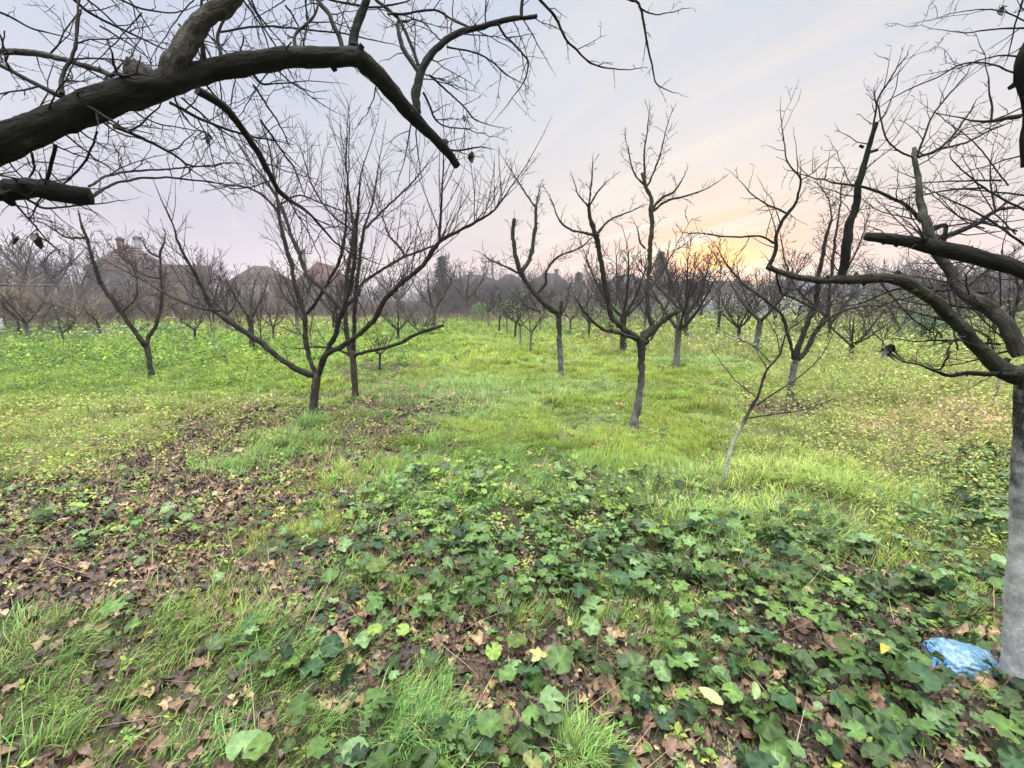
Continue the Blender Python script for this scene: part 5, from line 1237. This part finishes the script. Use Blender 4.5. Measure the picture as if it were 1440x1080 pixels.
# ------------------------------------------------------------------ thickets: brush that reads as one mass
def thicket(name, label, areas, mat, hb=dict(FAR, seg=.25, minl=.3, pb=.45), seed=50):
    random.seed(seed); ch = []
    for (x0, x1, y0, y1, cnt, h0, h1, rm) in areas:
        for _ in range(cnt):
            y = uni(y0, y1); s = y / ((y0 + y1) / 2); x = uni(x0, x1) * s
            h = uni(h0, h1) * (.55 + .75 * float(fbm(x, y, .22, 5)))
            grow(ch, (x, y, 0.0), norm3(uni(-.5, .5), uni(-.5, .5), 1), h, rm * 1.2, 2, hb, rm)
    mb = MB(); tubes(mb, ch, 3)
    tag(mb.build(name, mat, attrs=True), label, 'thicket', kind='stuff')
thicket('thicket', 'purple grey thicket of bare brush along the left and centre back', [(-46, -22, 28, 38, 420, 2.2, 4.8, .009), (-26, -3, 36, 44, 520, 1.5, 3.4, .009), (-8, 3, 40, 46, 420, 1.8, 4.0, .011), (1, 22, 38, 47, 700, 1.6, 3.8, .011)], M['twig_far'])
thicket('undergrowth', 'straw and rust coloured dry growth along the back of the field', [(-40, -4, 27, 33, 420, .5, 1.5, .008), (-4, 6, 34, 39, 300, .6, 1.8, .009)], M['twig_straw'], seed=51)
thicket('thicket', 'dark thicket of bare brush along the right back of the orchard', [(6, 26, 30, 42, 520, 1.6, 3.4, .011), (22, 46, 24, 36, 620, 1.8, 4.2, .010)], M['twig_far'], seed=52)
thicket('saplings', 'thin reddish brown canes and seedlings at the vineyard end on the left', [(-30, -6, 17, 26, 260, .7, 1.9, .006)], M['twig_cane'], dict(FAR, seg=.2, minl=.25, pb=.25, wander=.08, up=.08), seed=53)
def hedge(name, label, areas, colr, seed):
    r2 = np.random.default_rng(seed); mb = MB()
    for (x0, x1, y0, y1, h, cnt, ls) in areas:
        y = r2.uniform(y0, y1, cnt); x = r2.uniform(x0, x1, cnt) * y / ((y0 + y1) / 2)
        hh = h * (.5 + .9 * fbm(x, y, .35, seed)); z = r2.random(cnt) ** .7 * hh
        place(mb, oval_leaf(.34, .2, 2), np.stack([x, y, z], 1), r2.uniform(0, 6.3, cnt), r2.normal(.5, .7, cnt), r2.uniform(0, 6.3, cnt), r2.uniform(.5, 1.3, cnt) * ls, vary(colr, cnt, .12, .3))
    tag(mb.build(name, M['leaf'], cols=True), label, 'undergrowth', kind='stuff')
hedge('olive_foliage', 'olive green leafy undergrowth between the orchard trees at the right', [(2, 14, 20, 32, 1.3, 5200, .11), (14, 30, 17, 30, 1.8, 7000, .11), (30, 42, 24, 34, 2.4, 3000, .14)], (.14, .15, .065), 60)
hedge('brown_foliage', 'brown withered undergrowth at the left back beneath the vines', [(-40, -10, 30, 36, .7, 3600, .10), (-10, 3, 34, 38, .7, 1800, .12)], (.19, .13, .095), 61)

def shrub(label, u, v, vtop, w_px, colr, cnt=900, ls=.1, name='shrub', group=None):
    b, t = base(u, v); pt, _ = at(u, vtop, b[1]); H = pt[2] - b[2]; W = w_px * t / F / 2
    root = empty(name, tuple(b)); tag(root, label, 'shrub', group)
    mb = MB(); r2 = rng
    th = r2.uniform(0, 6.3, cnt); rr = r2.random(cnt) ** .6; zz = r2.random(cnt)
    pr = np.sqrt(np.clip(1 - (zz * 1.6 - .6) ** 2, .05, 1)) * (.8 + .35 * noise(th * 1.3, zz * 4, 1, 5))
    x = np.cos(th) * rr * W * pr; y = np.sin(th) * rr * W * pr; z = zz * H * (.85 + .2 * noise(th, th * 0, 1, 8))
    place(mb, oval_leaf(.3, .2, 2), np.stack([x, y, z], 1), r2.uniform(0, 6.3, cnt), r2.normal(.5, .6, cnt), r2.uniform(0, 6.3, cnt), r2.uniform(.5, 1.3, cnt) * ls, vary(colr, cnt, .12, .3))
    mb.build('foliage', M['leaf'], root, cols=True)
    ch = []
    for _ in range(14): grow(ch, (uni(-.1, .1) * W, uni(-.1, .1) * W, -.05), norm3(uni(-.6, .6), uni(-.6, .6), 1), H * uni(.6, .95), .012, 1, dict(FAR, seg=.15), .006)
    m2 = MB(); tubes(m2, ch, 3); m2.build('stems', M['twig_brown'], root, attrs=True)
shrub('dark green rounded shrub at the vineyard end, left of the pruned tree', 332, 460, 418, 66, (.055, .075, .04), 1500, .11)
shrub('bright green small bush at the far edge, right of the conifer', 678, 451, 424, 36, (.10, .16, .05), 900, .16)
shrub('blue green low shrub behind the knotted right limb', 1295, 487, 440, 70, (.05, .085, .055), 1600, .09)
shrub('pale green weeping bush under the round bare crown at the back', 655, 447, 395, 60, (.22, .25, .13), 900, .16)
shrub('green bush beside the dark tree at the back of the middle row', 862, 470, 428, 40, (.12, .18, .05), 700, .12)

def conifer(label, u, vtop, w_px, Y, colr, seed):
    random.seed(seed); r2 = np.random.default_rng(seed)
    p, t = at(u, 425, Y); pt, _ = at(u, vtop, Y); H = pt[2]; W = w_px * t / F * .85
    root = empty('conifer', (p[0], Y, 0)); tag(root, label, 'tree')
    tb_ = MB(); tube(tb_, np.array([[0, 0, -.1], [0, 0, H * .5], [0, 0, H * .97]]), [.16, .09, .02], 8, .05); tb_.build('trunk', M['bark_brown'], root, attrs=True)
    mb = MB(); P = []
    for k in range(46):
        z = H * (.08 + .9 * k / 46); R0 = W * (1 - k / 47) ** .8 * uni(.8, 1.15)
        for a in np.arange(0, 6.28, 6.28 / max(5, int(11 * (1 - k / 60)))):
            a = a + uni(-.3, .3); L_ = R0 * uni(.7, 1.1)
            for s in np.linspace(.15, 1, 9): P.append((math.cos(a) * L_ * s + uni(-.08, .08), math.sin(a) * L_ * s + uni(-.08, .08), z - L_ * s * .25 + uni(-.1, .1) + .2 * s * s * L_))
    P = np.array(P); n = len(P) * 2; P = np.repeat(P, 2, 0) + r2.normal(0, .05, (n, 3))
    place(mb, oval_leaf(.22, .1, 2), P, r2.uniform(0, 6.3, n), r2.normal(0, .5, n), r2.uniform(0, 6.3, n), r2.uniform(.2, .42, n), vary(colr, n, .08, .25))
    mb.build('crown', M['leaf'], root, cols=True)
conifer('blue grey conifer behind the bare tree at the back of the field', 623, 358, 42, 46, (.05, .075, .075), 70)
conifer('dark conifer just left of the low orange sun', 926, 352, 44, 48, (.035, .05, .045), 71)
conifer('small dark pointed conifer between the two middle trees', 813, 382, 20, 50, (.035, .05, .045), 72)

# ------------------------------------------------------------------ houses and sheds beyond the plot
M['tile'] = plain('clay_tile', (.042, .030, .030), (.075, .052, .048), 3, .85, .5)
M['tile_red'] = plain('red_tile', (.05, .026, .026), (.08, .038, .036), 3, .8, .4)
M['tile_dark'] = plain('dark_tile', (.030, .026, .032), (.05, .042, .048), 3, .85, .4)
M['render_grey'] = plain('grey_plaster', (.10, .098, .10), (.16, .155, .155), 2, .9, .2)
M['render_pale'] = plain('pale_plaster', (.17, .15, .14), (.24, .22, .20), 2, .9, .2)
M['brick'] = plain('chimney_brick', (.07, .032, .028), (.12, .058, .048), 14, .9, .4)
M['glass_d'] = plain('dark_window', (.02, .025, .03), (.04, .045, .05), 2, .15, .02, .6)
M['wood_grey'] = plain('weathered_wood', (.10, .085, .07), (.22, .19, .165), 12, .9, .4)
M['concrete'] = plain('old_concrete', (.14, .135, .13), (.25, .24, .225), 12, .9, .4)
M['metal_grey'] = plain('grey_sheet', (.10, .115, .14), (.15, .165, .19), 1.5, .5, .1, .4)
M['film'] = plain('greenhouse_film', (.25, .27, .31), (.38, .40, .43), 1.2, .35, .1, .5)
M['rust'] = plain('rusty_sheet', (.11, .065, .06), (.20, .11, .095), 2.5, .8, .3)
M['wire'] = plain('wire', (.12, .12, .12), (.2, .2, .2), 4, .6, .0)
def house(label, u, Y, w, d, he, hr, roof_m, wall_m, rz=0.0, hip=True, chim=(), wins=3, cat='house', name='house', ch_m=('brick', 'render_grey'), door=True):
    p, t = at(u, 425, Y); root = empty(name, (p[0], Y, 0), rz + .85 * math.atan2(-p[0], Y)); tag(root, label, cat)
    wl = MB(); wl.box((0, 0, he / 2 - .2), (w, d, he + .4)); wl.build('wall', M[wall_m], root, smooth=False)
    ov = .35; rb = MB(); hx = w / 2 + ov; hy = d / 2 + ov; rx = (w / 2 - d / 2 * .9) if hip else hx; rx = max(rx, .3)
    z0 = he + .003; V = [(-hx, -hy, z0), (hx, -hy, z0), (hx, hy, z0), (-hx, hy, z0), (-rx, 0, hr), (rx, 0, hr)]
    V += [(x, y, z - .16) for x, y, z in V[:4]]
    rb.add(V, q=[[0, 1, 5, 4], [2, 3, 4, 5], [6, 7, 1, 0], [7, 8, 2, 1], [8, 9, 3, 2], [9, 6, 0, 3], [9, 8, 7, 6]], t=[[1, 2, 5], [3, 0, 4]])
    # courses of tiles
    for k in range(1, 9):
        f = k / 9; yy = -hy * (1 - f); zz = z0 + (hr - z0) * f; xx = hx + (rx - hx) * f
        rb.box((0, yy - .02, zz + .02), (2 * xx, .06, .035))
    rf = rb.build('roof', M[roof_m], root, smooth=False)
    for k, (cx, cy, hh, mm) in enumerate(chim):
        c = MB(); zc = he + (hr - he) * .3; c.box((cx, cy, zc + hh / 2), (.55, .55, hh)); c.box((cx, cy, zc + hh + .06), (.68, .68, .12)); c.box((cx, cy, zc + hh + .2), (.3, .3, .16))
        o = c.build('chimney', M[mm], rf, smooth=False)
    for k in range(wins):
        x = -w / 2 + w * (k + .5) / wins
        fr = MB(); zc = he * .55; fr.box((x, -d / 2 - .02, zc), (1.1, .07, 1.3)); f = fr.build('window', M['render_pale'] if wall_m != 'render_pale' else M['wood_grey'], root, smooth=False)
        g = MB(); g.box((x - .26, -d / 2 - .045, zc), (.42, .05, 1.1)); g.box((x + .26, -d / 2 - .045, zc), (.42, .05, 1.1)); g.build('pane', M['glass_d'], f, smooth=False)
    return root
house('far house with brown hipped roof and two chimneys behind the vineyard', 194, 42, 5.6, 5.2, 4.4, 6.8, 'tile', 'render_grey', .08, True, [(-.55, -.4, 2.1, 'brick'), (.65, .3, 2.4, 'render_grey')])
house('low brown roofed annex right of the far house with chimneys', 262, 40, 3.8, 4, 3.4, 4.9, 'tile', 'render_pale', .05, False, [], 2)
house('wide brown roofed house between the utility poles at the left back', 372, 56, 7, 6, 3.8, 6.1, 'tile', 'render_pale', .1, True, [], 3)
house('red gabled house behind the broad bare tree', 462, 52, 5.0, 5.6, 3.4, 6.0, 'tile_red', 'render_pale', 1.35, False, [], 2)
house('house with low dark roof and chimney left of the utility pole', 668, 66, 10, 8, 3.4, 5.6, 'tile_dark', 'render_grey', .1, True, [(1.5, 0, 2.6, 'render_grey')])
house('dark hipped roof house, left of the pair behind the pale trunked tree', 716, 66, 8, 8, 3.0, 5.7, 'tile_dark', 'render_grey', .2, True, [], 3)
house('dark hipped roof house, right of the pair behind the pale trunked tree', 773, 70, 9, 8, 3.2, 6.1, 'tile_dark', 'render_grey', -.1, True, [(1, 0, 2.4, 'brick')], 3)
house('dark low house directly below the setting sun', 985, 70, 13, 8, 3.0, 4.9, 'tile_dark', 'render_grey', .05, False, [], 4)
house('purple grey roofed house left of the dark conifer', 878, 72, 10, 8, 3.4, 5.9, 'tile_dark', 'render_grey', .1, True, [], 3)
house('small grey house at the far right behind the bare brush', 1385, 60, 10, 8, 3.4, 5.4, 'tile_dark', 'render_grey', -.2, True, [], 3)
def shed(label, u, Y, w, d, h, rm, wm):
    p, t = at(u, 425, Y); root = empty('shed', (p[0], Y, 0), .05 + .85 * math.atan2(-p[0], Y)); tag(root, label, 'shed')
    a = MB(); a.box((0, 0, h / 2 - .1), (w, d, h + .2)); a.build('wall', M[wm], root, smooth=False)
    r_ = MB()
    n = int(w / .25)
    for k in range(n): r_.box((-w / 2 + w * (k + .5) / n, 0, h + .13 + .012 * (k % 2)), (w / n - .005, d + .6, .05), tilt=(0, 0))
    r_.build('roof', M[rm], root, smooth=False)
    dd = MB(); dd.box((-w * .2, -d / 2 - .03, 1.0), (1.0, .06, 1.95)); dd.build('door', M['wood_grey'], root, smooth=False)
    s = MB(); s.box((w * .22, -d / 2 - .03, h * .6), (.9, .06, .7)); s.build('window', M['glass_d'], root, smooth=False)
shed('grey roofed shed at the left edge under bare trees', 12, 28, 4.5, 3, 2.5, 'metal_grey', 'wood_grey')
shed('pale sheet roofed shed left of the far house', 78, 34, 4.5, 3, 2.6, 'metal_grey', 'render_grey')
def hangar():
    p, t = at(1168, 425, 66); root = empty('hangar', (p[0], 66, 0), -.1); tag(root, 'long grey blue hangar roof right of the sunset', 'building')
    w, d, h, r_ = 15, 9, 2.6, 5.0
    a = MB(); a.box((0, 0, h / 2 - .1), (w, d, h + .2)); a.build('wall', M['metal_grey'], root, smooth=False)
    m = MB(); th = np.linspace(0, math.pi, 15)
    V = [(sx * (w / 2 + .3), -math.cos(q) * (d / 2 + .2), h + .01 + (r_ - h) * math.sin(q)) for q in th for sx in (-1, 1)]
    m.add(V, q=[[2 * i, 2 * i + 1, 2 * i + 3, 2 * i + 2] for i in range(14)])
    for k in range(24):
        for i in range(0, 7):
            pass
    m.build('roof', M['metal_grey'], root)
    for k in range(4):
        s = MB(); s.box((-w / 2 + w * (k + .5) / 4, -d / 2 - .04, 1.7), (1.6, .08, .9)); s.build('window', M['glass_d'], root, smooth=False)
hangar()
def greenhouse(label, u, Y, w, r_, L_, rz, name='greenhouse'):
    p, t = at(u, 425, Y); root = empty(name, (p[0], Y, 0), rz); tag(root, label, 'greenhouse', 'plastic greenhouses behind the orchard')
    th = np.linspace(0, math.pi, 19); m = MB(); ys = np.linspace(0, L_, 12)
    V = [(-math.cos(q) * w / 2, y, math.sin(q) * r_ * (1 + .015 * math.sin(y * 3 + q * 4))) for y in ys for q in th]
    m.add(V, q=[[i * 19 + j, i * 19 + j + 1, (i + 1) * 19 + j + 1, (i + 1) * 19 + j] for i in range(11) for j in range(18)])
    m.add([(-math.cos(q) * w / 2, -.01, math.sin(q) * r_) for q in th], t=[[0, j, j + 1] for j in range(1, 18)])
    m.build('cover', M['film'], root)
    for y in np.linspace(0, L_, 6):
        h = MB(); P = np.array([(-math.cos(q) * (w / 2 + .03), y, math.sin(q) * (r_ + .03)) for q in th]); tube(h, P, np.full(19, .03), 6, 0); h.build('hoop', M['metal_grey'], root)
    dr = MB(); dr.box((0, -.05, .95), (1.0, .05, 1.9)); dr.build('door', M['wood_grey'], root, smooth=False)
greenhouse('white arched plastic greenhouse under the sunset, left one', 990, 46, 4.6, 2.1, 12, .1)
greenhouse('long white plastic greenhouse side behind the twin stemmed tree', 1150, 40, 5, 2.2, 18, 1.35)
greenhouse('pale plastic greenhouse behind the low spreading bare tree', 1228, 36, 4.6, 2.0, 12, .9)
def fence(label, u0, u1, Y, h, mat, post='wood_grey', name='fence'):
    a, _ = at(u0, 425, Y); b, _ = at(u1, 425, Y); L_ = b[0] - a[0]
    root = empty(name, ((a[0] + b[0]) / 2, Y, 0)); tag(root, label, 'fence')
    n = int(L_ / .35); m = MB()
    for k in range(n): m.box((-L_ / 2 + L_ * (k + .5) / n, uni(-.01, .01), h / 2), (L_ / n - .02, .03 + .01 * (k % 2), h * uni(.95, 1.04)))
    m.build('panel', M[mat], root, smooth=False)
    for k in range(int(L_ / 2.5) + 1):
        q = MB(); q.box((-L_ / 2 + 2.5 * k, .09, h / 2 + .05), (.1, .1, h + .2)); q.build('post', M[post], root, smooth=False)
fence('rusty brown sheet fence at the back, behind the bare bush', 470, 665, 44, 1.7, 'rust')
fence('grey board fence behind the vineyard at the left', 10, 150, 40, 1.3, 'wood_grey')
fence('weathered board fence across the back between the middle trees', 700, 940, 48, 1.6, 'wood_grey')
# low far ridge seen under the sunset
def ridge():
    mb = MB(); a = np.linspace(-1.2, 1.2, 120); D = 330
    prof = 5 + 5 * fbm(a * 6, a * 0 + 3, 1.5, 4) + 5 * np.exp(-((a - .62) / .18) ** 2) + 2.5 * np.exp(-((a + .1) / .3) ** 2)
    V = []
    for k, q in enumerate(a):
        for (rr, hh) in ((D, -2), (D + 40, prof[k] * .7), (D + 90, prof[k]), (D + 160, prof[k] * .6)): V.append((math.sin(q) * rr, math.cos(q) * rr, hh))
    mb.add(V, q=[[i * 4 + j, (i + 1) * 4 + j, (i + 1) * 4 + j + 1, i * 4 + j + 1] for i in range(119) for j in range(3)])
    tag(mb.build('hills', plain('far_wood', (.06, .06, .075), (.10, .095, .11), .02, .95, 0)), 'low wooded ridge on the horizon', 'hills', kind='structure')
ridge()

# ------------------------------------------------------------------ poles, posts, vines
def utility_pole(label, u, vtop, Y, arm=True):
    p, t = at(u, 425, Y); pt, _ = at(u, vtop, Y); H = pt[2]
    root = empty('utility_pole', (p[0], Y, 0)); tag(root, label, 'utility pole', 'utility poles behind the orchard')
    m = MB(); tube(m, np.array([[0, 0, -.2], [0, 0, H * .5], [0, 0, H]]), [.15, .13, .10], 10, .02, True); m.build('pole', M['wood_grey'], root, attrs=True)
    if arm:
        c = MB(); c.box((0, -.12, H - .45), (1.5, .1, .1)); ca = c.build('crossarm', M['wood_grey'], root, smooth=False)
        for x in (-.65, -.25, .25, .65):
            i_ = MB(); tube(i_, np.array([[x, -.12, H - .4], [x, -.12, H - .32], [x, -.12, H - .24]]), [.03, .05, .03], 8, 0, True); i_.build('insulator', M['film'], ca)
utility_pole('utility pole nearest the dark hipped roofs in the middle', 693, 362, 46)
utility_pole('utility pole left of the broad bare tree, shorter of the pair', 388, 366, 44, False)
utility_pole('utility pole behind the limbs of the broad bare tree, taller of the pair', 434, 350, 46)
utility_pole('utility pole beside the dense tree, right of the two armed tree', 1010, 372, 60, False)
def stake(label, u, v, vtop, r=.03, mat='wood_grey', lean=0.0, group=None, name='post', Yx=None):
    b, t = base(u, v); pt, _ = at(u, vtop, b[1]); H = pt[2] - b[2]
    m = MB(); tube(m, np.array([[0, 0, -.1], [lean * .5, 0, H * .5], [lean, 0, H]]), [r, r * .95, r * .9], 8, .08, True)
    o = m.build(name, M[mat], None, attrs=True); o.location = tuple(b); tag(o, label, 'post', group)
    return b, H
stake('thin grey post standing in dry weeds left of the whitewashed trunk', 1398, 565, 520, .022)
stake('thin stake in bright weeds right of the V shaped tree', 304, 497, 440, .012)
stake('slanting thin stake between the V shaped tree and the pruned tree', 262, 475, 437, .02, lean=-.5)
stake('white painted post stub at the left edge of the vineyard', 6, 474, 448, .07, 'film')
PG = 'concrete posts of the vineyard rows'
vp = [(115, 461, 388, 'nearest vineyard post, left of the V shaped tree'), (160, 456, 392, 'vineyard post between the V shaped tree limbs'), (60, 452, 398, 'vineyard post near the left sheds'), (28, 452, 400, 'vineyard post closest to the left edge'),
      (215, 450, 398, 'vineyard post below the far house'), (246, 450, 396, 'vineyard post at the right corner of the far house'), (293, 452, 404, 'vineyard post left of the dark shrub'), (345, 450, 402, 'vineyard post right of the dark shrub'), (380, 449, 402, 'last vineyard post before the broad bare tree')]
posts = []
for k, (u, v, vt, lab) in enumerate(vp):
    b, H = stake('pale concrete ' + lab, u, v, vt, .05, 'concrete', uni(-.12, .12), PG, 'vineyard_post'); posts.append((b, H))
def vine_wire():
    for grp, lab, hs in (((0, 1, 4, 5), 'trellis wires along the nearer vineyard row', (.7, 1.15, 1.6)), ((3, 2, 6, 7, 8), 'trellis wires along the farther vineyard row', (.7, 1.15, 1.6))):
        m = MB()
        for h in hs:
            P = np.array([[posts[i][0][0], posts[i][0][1] - .06, posts[i][0][2] + h] for i in grp]); tube(m, P, np.full(len(P), .006), 5, 0)
        tag(m.build('trellis_wire', M['wire'], attrs=True), lab, 'wire')
vine_wire()
def vine_mesh(seed):
    random.seed(seed); m = MB(); ch = []
    a = catmull(np.array([[0, 0, -.05, .05], [uni(-.1, .1), 0, .3, .038], [uni(-.25, .25), uni(-.1, .1), .65, .034], [uni(-.3, .3), 0, .95, .03], [uni(-.6, .6), uni(-.1, .1), 1.15, .022]]), .07)
    tube(m, a[:, :3], a[:, 3], 7, .3, seed=seed)
    for i in range(4, len(a) - 1):
        for _ in range(3): grow(ch, tuple(a[i, :3]), norm3(uni(-1, 1), uni(-.4, .4), uni(-.1, 1)), uni(.5, 1.4), .011, 1, dict(FAR, seg=.16, wander=.22, up=-.02), .008)
    c = MB(); tubes(c, ch, 3)
    m1 = m.mesh('stem', attrs=True); m1.materials.append(M['bark_brown']); m2 = c.mesh('canes', attrs=True); m2.materials.append(M['twig_straw' if seed % 2 == 0 else 'twig_far'])
    return m1, m2
vms = [vine_mesh(s) for s in (80, 81, 82, 83)]
random.seed(84)
vl = [(28, 478), (42, 470), (66, 474), (100, 478), (82, 465), (128, 468), (140, 478), (170, 466), (52, 460), (190, 460), (12, 466), (232, 458), (255, 461), (275, 457), (320, 456), (365, 458), (396, 455), (155, 458), (118, 456), (300, 460), (208, 464), (90, 456)]
for k, (u, v) in enumerate(vl):
    b, t = base(u, v); root = empty('grapevine', tuple(b), uni(0, 6.3)); root.scale = (1.2, 1.2, uni(1.1, 1.6))
    tag(root, 'bare twisted grapevine with tangled canes in the vineyard rows at the left', 'grapevine', 'grapevines in the vineyard')
    for nm, me in zip(('stem', 'canes'), vms[k % 4]):
        o = bpy.data.objects.new(nm, me); C.objects.link(o); o.parent = root

# ------------------------------------------------------------------ evening air
def haze():
    mb = MB(); mb.box((0, 150, 9.5), (1080, 780, 24))
    m, nt = new_mat('evening_haze'); k = NT(nt)
    v = k.n('ShaderNodeVolumePrincipled', {'Color': (0.86, 0.84, 0.90, 1), 'Density': 0.0012, 'Anisotropy': 0.2})
    k.n('ShaderNodeOutputMaterial', {1: v.outputs[0]})
    tag(mb.build('haze', m, smooth=False), 'thin evening haze over the orchard', 'haze', kind='stuff')
haze()
